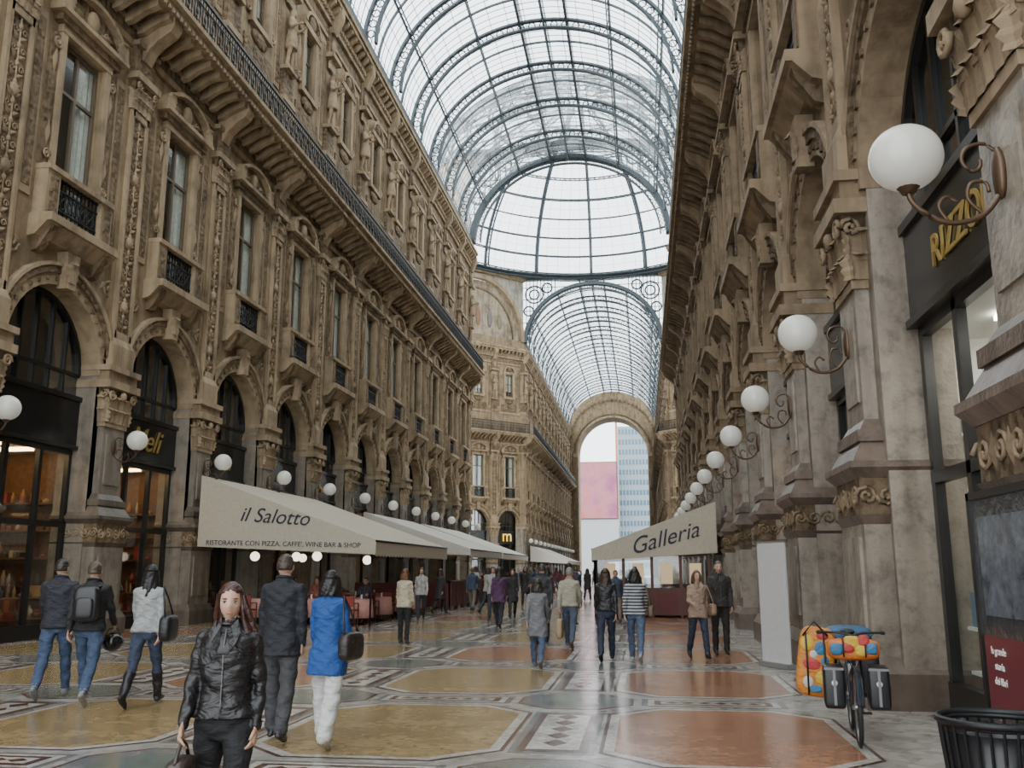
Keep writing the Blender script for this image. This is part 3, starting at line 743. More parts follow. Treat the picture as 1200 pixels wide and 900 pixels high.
e=empty('ceiling_glass_vault_far')
for k in range(14): place(vm,'vault_segment',(CX,Y2+PT*(k+.5),0),0,e)
ZD=37.2; FR_=7.5
b=MB(); MOS=stone('lunette_fresco',(.34,.28,.20),dark=.4,light=1.5,scale=.8,bump=.1)
LACE=stone('spandrel_plaster',(.46,.43,.36),dark=.6,carve=.9)
ring=[(XR,Y1),(CX+18,OC.y-a8),(CX+18,OC.y+a8),(XR,Y2),(XL,Y2),(CX-18,OC.y+a8),(CX-18,OC.y-a8),(XL,Y1)]
for i in range(8):
    p=Vector((*ring[i],0)); q=Vector((*ring[(i+1)%8],0)); w=(q-p).length; mid=(p+q)/2; nrm=(OC-mid).normalized(); ang=math.atan2(nrm.y,nrm.x)
    b.M=Matrix.Translation(mid)@Matrix.Rotation(ang,4,'Z')
    arm=w>15; hw=w/2; r=hw-.05; k=FR_/r
    b.band(r-.45,r,-.3,.4,ZS,WL2 if not arm else RIBM,40,k0=k)
    if arm: b.band(r-.95,r-.83,-.15,.15,ZS,RIBM,40,k0=k)
    if arm:
        for j in range(1,60):
            t=pi*j/60; c0=Vector((0,(r-.64)*cos(t),ZS+(r-.64)*k*sin(t))); b.tube([c0+Vector((0,.15*cos(z*pi/3),.15*sin(z*pi/3))) for z in range(6)],.03,RIBM,4,closed=True)
    b.archwall(r,r*k,ZS,-hw,hw,ZD,0,LACE if not arm else ROOFG,30)
    if arm:
        for s in(1,-1):
            for j in range(9):
                y=s*(hw-.4-j*.45); zz=ZS+FR_*sqrt(max(0,1-(y/r)**2)); b.tube([(0,y,zz),(0,y,ZD)],.05,RIBM,4)
            for z in(31.5,33,34.5,36): 
                yy=r*sqrt(1-min(1,((z-ZS)/FR_))**2); b.tube([(0,s*yy,z),(0,s*hw,z)],.05,RIBM,4)
            for yo,zo,rr in((1.4,2.1,1.1),(3.0,1.3,.6),(.7,4.2,.6),(1.4,2.1,.6)):
                b.tube([(0.05,s*(hw-yo)+rr*cos(t*pi/10),ZD-zo+rr*sin(t*pi/10)) for t in range(20)],.10,RIBM,4,closed=True)
    else:
        b.prism([((r-.5)*cos(pi*j/30),ZS+(r-.5)*k*sin(pi*j/30)) for j in range(31)],'x',-.3,-.2,MOS)
        b.band(r-1.5,r-1.3,-.2,-.05,ZS,WLc,30,k0=k)
        for s,y,z,hh in((1,0,0,2.6),(1,-1.6,0,2.1),(1,1.7,0,2.2),(1,-3.1,0,1.7),(1,3.2,0,1.6)):
            b.ell((-.15,y,ZS+1.2+hh*.5),.12,.35,hh*.5,plain('fresco_figures_%d'%(int(abs(y)*2)),[(.24,.13,.08),(.17,.14,.14),(.34,.27,.17),(.2,.18,.12)][int(abs(y))%4],.8,var=.3),10,8); b.ell((-.12,y,ZS+1.45+hh),.1,.17,.22,plain('fresco_skin',(.38,.28,.18),.8),8,6)
    b.box(-.5,.6 if not arm else .3,-hw,hw,ZD-(.5 if not arm else .25),ZD,WL2 if not arm else RIBM)
b.M=None
N=64
for i in range(N):
    a0,a1=2*pi*i/N,2*pi*(i+1)/N; ro=19.8
    A=[OC+Vector((cos(a)*rr,sin(a)*rr,ZD-.1)) for rr in(17.4,ro) for a in(a0,a1)]
    b.quad(A[0],A[1],A[3],A[2],RIBM)
b.obj('wall_octagon_drum')
b=MB(); RD=17.6; HD=14.5; NR=16; NP=20
def dp(a,ph,dr=0): return OC+Vector(((RD-dr)*cos(ph)*cos(a),(RD-dr)*cos(ph)*sin(a),ZD+(HD-dr)*sin(ph)))
pm_=radians(84)
vs=[];fs=[]
for i in range(NP+1):
    for k in range(64): vs.append(dp(2*pi*k/64,pm_*i/NP))
for i in range(NP):
    for k in range(64): fs.append((i*64+k,i*64+(k+1)%64,(i+1)*64+(k+1)%64,(i+1)*64+k))
b.add(vs,fs,ROOFG,True)
for k in range(NR):
    a=2*pi*k/NR
    b.tube([dp(a,pm_*i/24,.1) for i in range(25)],.18,RIBM,6); b.tube([dp(a,pm_*i/24,.75) for i in range(25)],.11,RIBM,5)
    for i in range(24): b.tube([dp(a,pm_*i/24,.1),dp(a,pm_*(i+.5)/24,.75),dp(a,pm_*(i+1)/24,.1)],.045,RIBM,3)
    for j in range(1,5):
        aa=a+2*pi/NR*j/5; b.tube([dp(aa,pm_*.93*i/14,.02) for i in range(15)],.018,RIBM,3)
for i,ph in enumerate([0,9,18,27,36,46,56,70]):
    big=i%2==0; ph=radians(ph)
    b.tube([dp(2*pi*k/64,ph,.08) for k in range(64)],.13 if big else .08,RIBM,5,closed=True)
    b.tube([dp(2*pi*k/64,ph,.7) for k in range(64)],.08,RIBM,5,closed=True)
    b.tube([dp(2*pi*k/128,ph,.08 if k%2 else .7) for k in range(128)],.04,RIBM,3,closed=True)
    if i<7:
        b.tube([dp(2*pi*k/64,ph+.08,.05) for k in range(64)],.016,RIBM,3,closed=True)
b.tube([OC+Vector((18*cos(2*pi*k/64),18*sin(2*pi*k/64),ZD-.2)) for k in range(64)],.2,RIBM,6,closed=True)
b.obj('ceiling_glass_dome')

# end wall
b=MB(); b.M=Matrix.Translation((CX,Y2+14*PT,0))@Matrix.Rotation(-pi/2,4,'Z')
n=30; ZO=24.0
for i in range(n):
    t0,t1=pi*i/n,pi*(i+1)/n
    I=lambda t,x:(x,6.8*cos(t),ZO+7.0*sin(t)); O=lambda t,x:(x,8.7*cos(t),28.6+7.7*sin(t))
    b.quad(I(t0,0),I(t1,0),O(t1,0),O(t0,0),WL); b.quad(I(t0,0),I(t1,0),I(t1,-6),I(t0,-6),WLc)
b.band(6.8,7.2,0,.35,ZO,WL2,30,k0=7/6.8); b.band(7.4,7.6,0,.25,ZO,WLc,30,k0=7/6.8)
for i in range(31):
    t=pi*i/30; b.box(.0,.3,8.15*cos(t)-.22,8.15*cos(t)+.22,27.3+7.2*sin(t)-.22,27.3+7.2*sin(t)+.22,WLc)
for s in(1,-1):
    b.prism([(s*6.8,0),(s*8.7,0),(s*8.7,28.6),(s*6.8,ZO)],'x',-6,0,WL); b.box(0,.4,min(s*6.8,s*7.7),max(s*6.8,s*7.7),ZO-.8,ZO,WL2); b.box(0,.35,min(s*7.0,s*7.8),max(s*7.0,s*7.8),0,ZO-.8,WLc)
b.obj('wall_end')

# ------------------------------------------------------------ floor
FB=mosaic('floor_pale_marble',(.48,.45,.41),(.29,.27,.24)); FY=mosaic('floor_ochre_mosaic',(.42,.30,.145),(.28,.195,.09),scale=14)
FR=mosaic('floor_terracotta_mosaic',(.42,.205,.115),(.28,.13,.072),scale=14); FW=mosaic('floor_white_mosaic',(.62,.59,.53),(.38,.35,.31),scale=20)
FD=mosaic('floor_dark_red_band',(.13,.055,.042),(.07,.037,.03)); FG=mosaic('floor_green_marble',(.20,.23,.19),(.11,.14,.12)); FGr=mosaic('floor_grey_marble',(.24,.23,.22),(.15,.145,.135))
b=MB(); b.box(-34,24,-9,Y2+14*PT+6,-.2,0,FB)
def poly(pts,z,m): b.add([(x,y,z) for x,y in pts],[tuple(range(len(pts)))],m)
def rect(x,y,w,h,z,m): poly([(x-w,y-h),(x+w,y-h),(x+w,y+h),(x-w,y+h)],z,m)
def octo(x,y,w,h,c,z,m): poly([(x-w+c,y-h),(x+w-c,y-h),(x+w,y-h+c),(x+w,y+h-c),(x+w-c,y+h),(x-w+c,y+h),(x-w,y+h-c),(x-w,y-h+c)],z,m)
DX=3.4;DY=4.4;q=.0012
for j in range(-2,15):
    yc=10.1+DY*j
    for i in range(6):
        xc=.8-DX*i
        m=FR if i in(0,) else (FY if (i+j)%4!=3 else FR)
        if xc>-13.8:
            octo(xc,yc,1.26,1.72,.55,q,FD); octo(xc,yc,1.22,1.68,.54,2*q,FW); octo(xc,yc,1.12,1.58,.50,3*q,m)
            rect(xc,yc+DY/2,.88,.33,q,FGr); rect(xc,yc+DY/2,.80,.26,2*q,FW); rect(xc,yc+DY/2,.72,.19,3*q,FD); rect(xc,yc+DY/2,.64,.12,4*q,FW)
            for k in range(6): poly([(xc-.6+k*.2,yc+DY/2),(xc-.5+k*.2,yc+DY/2+.08),(xc-.4+k*.2,yc+DY/2),(xc-.5+k*.2,yc+DY/2-.08)],5*q,FD)
        xs=xc-DX/2
        if xs>-13.4:
            rect(xs,yc,.40,1.25,q,FGr); rect(xs,yc,.33,1.15,2*q,FD); rect(xs,yc,.25,1.05,3*q,FW)
            for k in range(5): poly([(xs,yc-.9+k*.4),(xs+.12,yc-.72+k*.4),(xs,yc-.54+k*.4),(xs-.12,yc-.72+k*.4)],4*q,FD)
            octo(xs,yc+DY/2,.72,.72,.42,q,FD); octo(xs,yc+DY/2,.68,.68,.40,2*q,FGr); octo(xs,yc+DY/2,.45,.45,.26,3*q,FG)
for r,m,z in((14,FD,1),(13.7,FW,2),(12,FY,3),(8,FGr,4),(6,FR,5),(3,FG,6)): poly([(OC.x+r*cos(2*pi*k/48),OC.y+r*sin(2*pi*k/48)) for k in range(48)],z*q,m)
b.obj('floor')

# ------------------------------------------------------------ awnings
def awning(name,yn,yf,xw,xo,zt,zo,drop,mat):
    b=MB(); t=.03
    b.prism([(xw,zt),(xo,zo),(xo,zo-t),(xw,zt-t)],'y',yn,yf,mat)
    for y in(yn,yf): b.prism([(xw,zt),(xo,zo),(xo,zo-drop),(xw,zo-drop+.25)],'y',y-.012,y+.012,mat)
    n=int((yf-yn)/.35); P=[(yn,zo),(yf,zo)]
    for i in range(n*4,-1,-1):
        yy=yn+(yf-yn)*i/(n*4); P.append((yy,zo-drop-.06*abs(sin(pi*i/4))))
    b.prism(P,'x',xo-.012,xo+.012,mat)
    for y in(yn+.15,(yn+yf)/2,yf-.15):
        s=1 if xo>xw else -1
        b.tube([(xw,y,zt-.9),((xw+xo)/2,y,(zt+zo)/2-.35),(xo-s*.1,y,zo-.06)],.03,IRON,6)
        b.tube([(xo-s*.15,y,0),(xo-s*.15,y,zo-.05)],.03,IRON,8)
    b.tube([(xo,yn,zo-.02),(xo,yf,zo-.02)],.035,IRON,6)
    return b.obj(name)
a1=awning('cafe_awning',27.0,37.2,-13.52,-7.9,4.5,2.5,.42,AWN)
RX=Matrix.Rotation(pi/2,4,'X')
text('il Salotto',.62,INK,Matrix.Translation((-11.1,26.97,3.02))@Matrix.Rotation(radians(4),4,'Y')@RX,a1,'awning_lettering',.004,.3)
text("RISTORANTE CON PIZZA, CAFFE', WINE BAR & SHOP",.205,INK,Matrix.Translation((-10.8,26.97,2.33))@Matrix.Rotation(radians(1.2),4,'Y')@RX,a1,'awning_lettering',.004)
awning('cafe_awning',44,54,-13.52,-8.2,4.4,2.6,.3,AWN2); awning('cafe_awning',56,68,-13.52,-8.4,4.4,2.6,.3,AWN2)
a2=awning('cafe_awning',32.8,43,2.5,-1.8,3.95,2.35,.4,AWN)
text('Galleria',.78,INK,Matrix.Translation((.75,32.77,2.45))@Matrix.Rotation(radians(-15),4,'Y')@RX,a2,'awning_lettering',.004,.45)
awning('cafe_awning',112,135,-13.52,-9,4.4,2.6,.3,AWN2)
text('RIZZOLI',.55,GOLD,Matrix.Translation((XR+.55-.16,(YSR[2]+YSR[3])/2-.1,5.1))@Matrix.Rotation(-pi/2,4,'Z')@RX,None,'shop_sign',.012)
for k,(s_,sz) in {5:('Meli',.95),6:('Gioielli',.45),7:('Bar',.45),8:('Moda',.45)}.items():
    text(s_,sz,GOLD,Matrix.Translation((XL-.38,Y0+PT*(k+.5),5.05))@Matrix.Rotation(pi/2,4,'Z')@RX,None,'shop_sign',.015,.45)

# ------------------------------------------------------------ cafe furniture
CL=plain('tablecloth_pink',(.55,.28,.24),.8,var=.1); CW=plain('chair_dark_wood',(.10,.03,.02),.5); CR=plain('barrier_maroon',(.11,.02,.02),.55); SEAT=plain('seat_red',(.26,.04,.03),.7)
b=MB(); b.lathe([(0,.75),(.42,.75),(.44,.73),(.46,.5),(.50,.2),(.49,.2)],(0,0,0),CL,20); b.lathe([(.05,0),(.05,.7)],(0,0,0),IRON,8); b.lathe([(.25,0),(.22,.03),(.05,.05)],(0,0,0),IRON,12)
b.lathe([(.035,.75),(.03,.84),(.04,.88)],(.1,.05,0),WHITEW,8); tabm=b.mesh('cafe_table')
b=MB(); b.box(-.22,.22,-.22,.22,.43,.47,SEAT)
for x in(-.2,.2):
    b.tube([(x,-.2,0),(x,-.2,.44)],.018,CW,6); b.tube([(x,.2,0),(x,.22,.5),(x,.27,.9)],.018,CW,6); b.tube([(x,-.2,.44),(x,-.2,.65),(x,.22,.65)],.016,CW,6)
b.tube([(-.2,.27,.9),(0,.29,.94),(.2,.27,.9)],.022,CW,6); b.box(-.18,.18,.235,.255,.55,.86,SEAT); chm=b.mesh('cafe_chair')
for x in(-8.7,-10.3,-11.9):
    for y in(28.0,30.2,32.5,34.8):
        place(tabm,'cafe_table',(x,y,0.005))
        place(chm,'cafe_chair',(x,y-.78,0.005),pi); place(chm,'cafe_chair',(x,y+.78,0.005),0)
for (x,y) in((-8.8,39.5),(-10,40),(-8.9,46),(-9.9,49),(-9.2,52)):
    place(tabm,'cafe_table',(x,y,0.005)); place(chm,'cafe_chair',(x+.0,y-.78,0.005),pi); place(chm,'cafe_chair',(x,y+.78,0.005),0)
b=MB()
for x,y in((-12.3,28.5),(-11.3,29.5),(-9.2,30.5),(-10.2,28.4),(-12.4,33)):
    zt_=4.46+(x+13.52)*-.356; zz=2.05 if x<-10 else 1.95; b.ell((x,y,zz),.15,.15,.15,GLOBEW,16,10); b.tube([(x,y,zz+.1),(x,y,zt_)],.008,IRON,4)
b.obj('pendant_globe_lights')
b=MB()
for y0 in(38.2,41.4,44.6,47.8,51,54.2):
    b.box(-8.05,-7.95,y0,y0+3.0,.12,1.1,CR); b.box(-8.12,-7.88,y0,y0+3.0,1.1,1.17,CW)
    for y in(y0+.05,y0+1.5,y0+2.95): b.box(-8.09,-7.91,y-.05,y+.05,.0,1.2,CW)
b.box(-12,-8,38.1,38.2,.12,1.1,CR)
b.obj('cafe_barrier')
b=MB(); WG=plain('menu_lit',(.8,.6,.35),.6,emit=.25)
for i in range(5):
    x=-1.7+i*.98
    b.box(x-.05,x+.05,32.95,33.05,0,2.2,CW)
    if i<4: b.box(x,x+.98,32.97,33.03,.1,.95,CW); b.box(x+.15,x+.83,32.94,32.97,.2,.85,CR); b.quad((x,33,1.0),(x+.98,33,1.0),(x+.98,33,2.1),(x,33,2.1),GLS); b.box(x,x+.98,32.96,33.04,.95,1.02,CW); b.box(x,x+.98,32.96,33.04,2.1,2.2,CW); b.box(x+.3,x+.7,32.92,32.94,1.15,1.85,WG)
for i in range(10):
    y=33+i; b.box(-1.75,-1.65,y-.05,y+.05,0,2.2,CW); b.box(-1.73,-1.67,y,y+1,.1,.95,CW); b.box(-1.73,-1.67,y,y+1,2.1,2.2,CW); b.box(-1.73,-1.67,y,y+1,.95,1.02,CW)
b.box(-1.4,2.0,35,36,0,1.1,WOODW)
b.obj('cafe_screen')
b=MB(); BN=plain('banner_fabric',(.50,.49,.48),.6,var=.03)
b.box(-.40,.40,-.02,.0,.08,2.1,BN); b.box(-.42,.42,-.1,.08,0,.08,plain('aluminium',(.5,.5,.5),.3,.8)); b.box(-.41,.41,-.025,.01,2.1,2.13,plain('aluminium',(.5,.5,.5))); b.tube([(0,.04,.05),(0,.03,2.1)],.012,IRON,6)
b.obj('rollup_banner',None,(2.22,16.9,.005),radians(-62))
# advertising panel on the near pedestal
PY=YSR[2]
b=MB(); RED=plain('advert_red',(.13,.02,.028),.3); b.box(-.02,.05,-.74,.74,.5,2.2,plain('advert_print',(.045,.045,.05),.12,var=.4)); b.box(-.03,-.018,-.7,.7,.6,1.15,RED); b.box(-.03,-.018,-.5,.62,1.3,2.05,plain('advert_blue_grey',(.10,.11,.13),.15,var=.5))
for y in(-.77,.77): b.box(-.04,.05,y-.03,y+.03,.43,2.25,FRM)
for z in(.46,2.22): b.box(-.04,.05,-.8,.8,z-.03,z+.03,FRM)
ap=b.obj('advertising_panel',None,(XR-.41,PY,0.0))
for i,s_ in enumerate(('la grande','storia','dei libri')): text(s_,.08,WHITEW,Matrix.Translation((XR-.445,PY+.42,1.02-.11*i))@Matrix.Rotation(-pi/2,4,'Z')@RX,ap,'panel_lettering',.002)

# litter bin
b=MB()
for z,r in((.06,.25),(.4,.27),(.78,.30)): b.tube([(r*cos(2*pi*k/28),r*sin(2*pi*k/28),z) for k in range(28)],.016,IRON,6,closed=True)
b.tube([(.315*cos(2*pi*k/28),.315*sin(2*pi*k/28),.80) for k in range(28)],.022,IRON,6,closed=True)
for k in range(28):
    a=2*pi*k/28; b.tube([(.25*cos(a),.25*sin(a),.04),(.27*cos(a),.27*sin(a),.4),(.31*cos(a),.31*sin(a),.80)],.009,IRON,4)
b.lathe([(0,.04),(.23,.04),(.25,.4),(.28,.74),(.27,.74),(.24,.4),(.22,.08),(0,.08)],(0,0,0),plain('bin_liner',(.015,.015,.017),.35),24)
b.obj('litter_bin',None,(1.98,5.9,.004))

def bicycle():
    b=MB(); TY=plain('tyre',(.02,.02,.02),.7); ST=plain('bike_steel',(.35,.35,.36),.3,.8); FRc=plain('bike_frame',(.05,.06,.08),.3,.3)
    for y in(-.52,.52):
        b.tube([(0,y+.335*cos(2*pi*k/32),.35+.335*sin(2*pi*k/32)) for k in range(32)],.022,TY,8,closed=True); b.tube([(0,y+.31*cos(2*pi*k/32),.35+.31*sin(2*pi*k/32)) for k in range(32)],.012,ST,6,closed=True)
        for k in range(16): a=2*pi*k/16; b.tube([(.03*(-1)**k,y,.35),(0,y+.305*cos(a),.35+.305*sin(a))],.0022,ST,3)
        b.tube([(-.05,y,.35),(.05,y,.35)],.022,ST,8)
        b.tube([(0,y+.37*cos(radians(t)),.35+.37*sin(radians(t))) for t in range(20,171,15)],.02,FRc,4)
    bb=(0,.08,.30); seat=(0,.24,.82); hd=(0,-.36,.84)
    b.tube([bb,seat],.016,FRc,8); b.tube([bb,(0,-.38,.74)],.018,FRc,8); b.tube([(0,.2,.76),hd],.016,FRc,8); b.tube([(0,-.40,.68),(0,-.34,.95)],.02,FRc,8)
    for s in(1,-1):
        b.tube([(s*.02,-.40,.7),(s*.06,-.43,.6),(s*.06,-.52,.35)],.012,FRc,6); b.tube([(s*.02,.08,.3),(s*.06,.52,.35),(s*.02,.22,.78)],.009,FRc,6)
        b.tube([(s*.09,.08+s*.0,.3),(s*.09,.08+s*.14,.3-.1*s)],.01,ST,6); b.box(s*.13-.05,s*.13+.05,.08+s*.14-.03,.08+s*.14+.03,.29-.1*s,.31-.1*s,TY)
        b.tube([(s*.08,.30,.72),(s*.08,.85,.72),(s*.05,.53,.37)],.007,ST,6)
    b.tube([(0,.24,.82),(0,.26,.97)],.013,ST,8); b.ell((0,.27,1.0),.075,.13,.035,TY,12,8); b.ell((0,.16,1.0),.03,.1,.025,TY,10,6)
    b.tube([(-.3,-.22,1.02),(-.27,-.32,1.03),(-.1,-.38,1.03),(0,-.37,1.0),(.1,-.38,1.03),(.27,-.32,1.03),(.3,-.22,1.02)],.013,TY,8); b.tube([(0,-.34,.95),(0,-.37,1.0)],.015,ST,8)
    for s in(1,-1): b.tube([(s*.28,-.3,1.03),(s*.31,-.2,1.02)],.019,TY,8); b.tube([(s*.2,-.37,1.02),(s*.12,-.5,.95),(s*.02,-.45,.7)],.004,TY,4)
    b.lathe([(0,0),(.04,0),(.04,.16),(0,.16)],(0,-.1,.55),plain('bottle',(.5,.5,.5),.4),10)
    return b
PB=plain('pannier_black',(.012,.012,.014),.35)
def rbox(b,c,hx,hy,hz,mat,e=.35,R=None):
    vs=[];fs=[];n,m=24,14
    for i in range(m+1):
        p=pi*i/m
        for k in range(n):
            t=2*pi*k/n; f=lambda v:math.copysign(abs(v)**e,v)
            q=Vector((hx*f(sin(p))*f(cos(t)),hy*f(sin(p))*f(sin(t)),hz*f(cos(p))))
            if R: q=R@q
            vs.append(q+Vector(c))
    for i in range(m):
        for k in range(n): fs.append((i*n+k,(i+1)*n+k,(i+1)*n+(k+1)%n,i*n+(k+1)%n))
    b.add(vs,fs,mat,True)
b=bicycle()
WHs=plain('reflector_white',(.7,.7,.7),.3)
for s in(1,-1):
    rbox(b,(s*.20,-.5,.54),.10,.15,.20,PB,.25); rbox(b,(s*.21,.58,.55),.10,.18,.23,PB,.25); b.ell((s*.20,-.655,.58),.028,.008,.028,WHs,12,6); b.box(s*.20-.09,s*.20+.09,-.66,-.34,.70,.72,plain('pannier_strap',(.2,.2,.2),.5))
    b.box(s*.20-.012,s*.20+.012,-.665,-.65,.38,.72,plain('pannier_strap',(.2,.2,.2),.5))
cols=[(.58,.15,.02),(.55,.36,.03),(.42,.035,.035),(.03,.15,.28),(.5,.5,.46)]
rbox(b,(0,-.45,.88),.24,.14,.10,plain('bag_c0',cols[0],.5,var=.1,fold=.03),.5)
for i,(x,z,m,sx) in enumerate(((-.16,.89,3,.06),(-.05,.91,2,.05),(.06,.88,1,.055),(.16,.90,3,.05),(-.02,.96,1,.07),(.09,.97,2,.05))): rbox(b,(x,-.585,z),sx,.025,.055,plain('bag_p%d'%m,cols[m],.5,fold=.02),.6)
for x in(-.1,.1): b.tube([(x,-.28,.87),(x,-.34,.99),(x,-.45,.995),(x,-.60,.97),(x,-.62,.82)],.008,PB,5)
rbox(b,(.02,.56,.95),.24,.16,.10,plain('bag_blue_top',(.03,.10,.2),.5,fold=.03),.6)
R0=Matrix.Rotation(radians(8),3,'Y'); OB=plain('bag_orange_yellow',(.52,.19,.025),.55,var=.15,fold=.03)
rbox(b,(-.33,.42,.68),.19,.10,.36,OB,.45,R0)
for (dx,dz,sx,sz,m) in((-.08,.2,.07,.08,1),(.05,.14,.06,.07,3),(-.04,-.02,.09,.06,2),(.06,-.16,.08,.07,1),(-.09,-.2,.05,.06,4),(.08,.27,.06,.04,2),(-.02,.08,.04,.04,4),(.09,0,.04,.06,3),(-.02,-.27,.07,.04,3)): rbox(b,(-.33+dx,.325,.68+dz),sx,.012,sz,plain('bag_p%d'%m,cols[m],.5,fold=.02),.9,R0)
b.tube([(-.45,.31,.95),(-.33,.29,1.1),(-.2,.31,.95)],.012,PB,5)
for x in(-.42,-.24): b.tube([(x,.31,.35),(x,.30,.68),(x,.31,1.0)],.010,PB,5)
bk=b.obj('touring_bicycle',None,(2.05,10.1,.008),radians(-8))

# ------------------------------------------------------------ people
def handbag(P,off,size,col,strap=.45,name='handbag',rot=0,side=0):
    b=MB(); rbox(b,(0,0,0),size[0],size[1],size[2],cloth(col,.4,.02),.5)
    k=side*.09
    b.tube([(0,-size[1]*.8,size[2]*.8),(k*.6,-size[1]*.4,size[2]+strap*.6),(k,0,size[2]+strap),(k*.6,size[1]*.4,size[2]+strap*.6),(0,size[1]*.8,size[2]*.8)],.011,cloth(col,.4,.02),6)
    b.box(-size[0]*1.02,size[0]*1.02,-size[1]*.6,size[1]*.6,size[2]*.35,size[2]*.42,cloth((.02,.02,.02),.4))
    a=P.rotation_euler[2]
    if off=='hand': off=HANDS[P.name][1]-Vector((0,0,size[2]+strap-.01))
    o=Matrix.Rotation(a,3,'Z')@Vector(off)
    return b.obj(name,None,P.location+o,a+rot)
J=(.045,.07,.13); DJ=(.03,.04,.075); BK=(.012,.012,.014)
p=person(-2.28,5.0,1.57,10,'walking_woman',dict(la=12,lk=6,ra=-10,rk=14,ls=-6,le=22,rs=8,re=22,ab=10),top=(.010,.009,.010),bottom=(.010,.010,.012),shoe=BK,hair=(.045,.015,.010),style='long',female=True,hem=.93,vox=.010,gloss=.38,turn=10,blow=.05)
handbag(p,'hand',(.06,.15,.12),(.05,.035,.03),.08)
p=person(-3.58,9.05,1.79,182,'walking_man',dict(la=10,lk=4,ra=-8,rk=12,ls=5,le=12,rs=-5,re=12),top=(.012,.013,.018),bottom=(.05,.05,.055),shoe=BK,hair=(.05,.035,.025),hem=.76,vox=.012,legr=1.15)
p=person(-3.03,8.85,1.63,172,'walking_woman',dict(la=12,lk=4,ra=-10,rk=12,ls=5,le=25,rs=8,re=35),top=(.012,.068,.26),bottom=(.56,.56,.54),shoe=(.4,.36,.3),hair=(.012,.010,.01),style='bob',female=True,hem=.68,vox=.012,legr=1.35)
handbag(p,(-.27,.06,.93),(.07,.19,.13),(.02,.015,.012),.33,side=1)
p=person(-6.15,11.1,1.70,190,'walking_woman',WALK2,top=(.30,.31,.31),bottom=DJ,shoe=(.015,.013,.012),hair=(.012,.010,.01),style='long',female=True,hem=.90,vox=.013,bootz=1)
handbag(p,(-.28,.05,.93),(.08,.2,.16),(.012,.012,.013),.34,side=1)
p=person(-6.98,11.2,1.74,195,'walking_man',WALK,top=(.013,.013,.015),bottom=J,shoe=(.25,.24,.23),hair=(.07,.05,.03),hem=.88,vox=.013)
b=MB(); rbox(b,(0,0,0),.15,.08,.22,PB,.45); rbox(b,(0,.08,-.05),.11,.04,.13,PB,.5)
for s in(1,-1): b.tube([(s*.1,-.06,.2),(s*.12,-.2,.22),(s*.12,-.34,.1),(s*.13,-.3,-.1),(s*.1,-.06,-.15)],.018,PB,5)
a=radians(195); o=Matrix.Rotation(a,3,'Z')@Vector((0,.215,1.22)); b.obj('backpack',None,p.location+o,a)
b=MB(); b.ell((0,0,0),.13,.15,.12,plain('helmet_black',(.012,.012,.013),.15),18,12); b.box(-.1,.1,-.155,-.1,-.04,.04,GLS); b.tube([(-.1,0,.08),(-.05,0,.17),(.05,0,.17),(.1,0,.08)],.008,PB,5)
o=Matrix.Rotation(a,3,'Z')@(HANDS[p.name][1]-Vector((0,0,.16))); b.obj('motorcycle_helmet',None,p.location+o,a)
person(-7.7,11.6,1.78,200,'walking_man',WALK2,top=(.018,.019,.028),bottom=J,shoe=(.2,.2,.2),hair=(.03,.02,.015),hem=.86,vox=.013,turn=-20)
person(-5.4,20.9,1.65,170,'walking_woman',STAND,top=(.46,.41,.29),bottom=(.015,.014,.016),shoe=BK,hair=(.12,.05,.02),style='bob',female=True,hem=.82,vox=.016)
person(-1.84,16.2,1.48,180,'walking_woman',WALK,top=(.15,.15,.16),bottom=(.06,.09,.15),shoe=(.1,.1,.1),hair=(.03,.02,.015),style='bob',female=True,hem=.62,vox=.015)
person(-2.3,21.2,1.76,185,'walking_man',WALK2,top=(.035,.035,.04),bottom=(.03,.03,.035),shoe=BK,hair=(.05,.04,.03),hem=.84,vox=.018)
p=person(-1.6,20.2,1.68,175,'walking_man',WALK,top=(.34,.32,.24),bottom=(.06,.08,.12),shoe=(.1,.08,.06),hair=(.2,.18,.16),hem=.9,vox=.017)
b=MB(); rbox(b,(0,0,-.34),.06,.16,.2,plain('bag_tan_canvas',(.38,.28,.17),.8),.4); b.tube([(0,-.08,-.15),(0,0,0),(0,.08,-.15)],.01,CW,5); a=radians(175); b.obj('shopping_bag',None,p.location+Matrix.Rotation(a,3,'Z')@HANDS[p.name][0],a)
person(-.72,17.5,1.66,182,'walking_woman',WALK2,top=(.014,.014,.017),bottom=(.02,.025,.045),shoe=BK,hair=(.04,.02,.012),style='long',female=True,hem=.94,vox=.015,gloss=.4)
p=person(-.18,17.3,1.66,176,'walking_woman',WALK,top=(.3,.3,.3),topmat=stripe('striped_knit',(.03,.035,.05),(.38,.38,.38)),bottom=(.07,.10,.16),shoe=(.3,.3,.3),hair=(.015,.012,.01),style='bob',female=True,hem=.88,vox=.015)
handbag(p,(-.28,0,.90),(.05,.14,.11),(.12,.08,.05),.35,side=1)
p=person(.97,18.1,1.62,15,'walking_woman',BAGP,top=(.30,.21,.15),bottom=(.02,.03,.05),shoe=BK,hair=(.10,.05,.03),style='bob',female=True,hem=.80,vox=.015)
handbag(p,(.28,0,.9),(.06,.15,.11),(.25,.16,.1),.34,side=-1)
person(1.45,19.0,1.80,5,'walking_man',STAND,top=(.03,.025,.022),bottom=(.025,.022,.02),shoe=BK,hair=(.12,.09,.07),hem=.86,vox=.016)
p=person(-4.1,26.5,1.7,178,'walking_woman',WALK,top=(.08,.03,.08),bottom=(.02,.02,.03),shoe=BK,hair=(.03,.02,.015),style='long',female=True,hem=.75,vox=.02)
var=[]
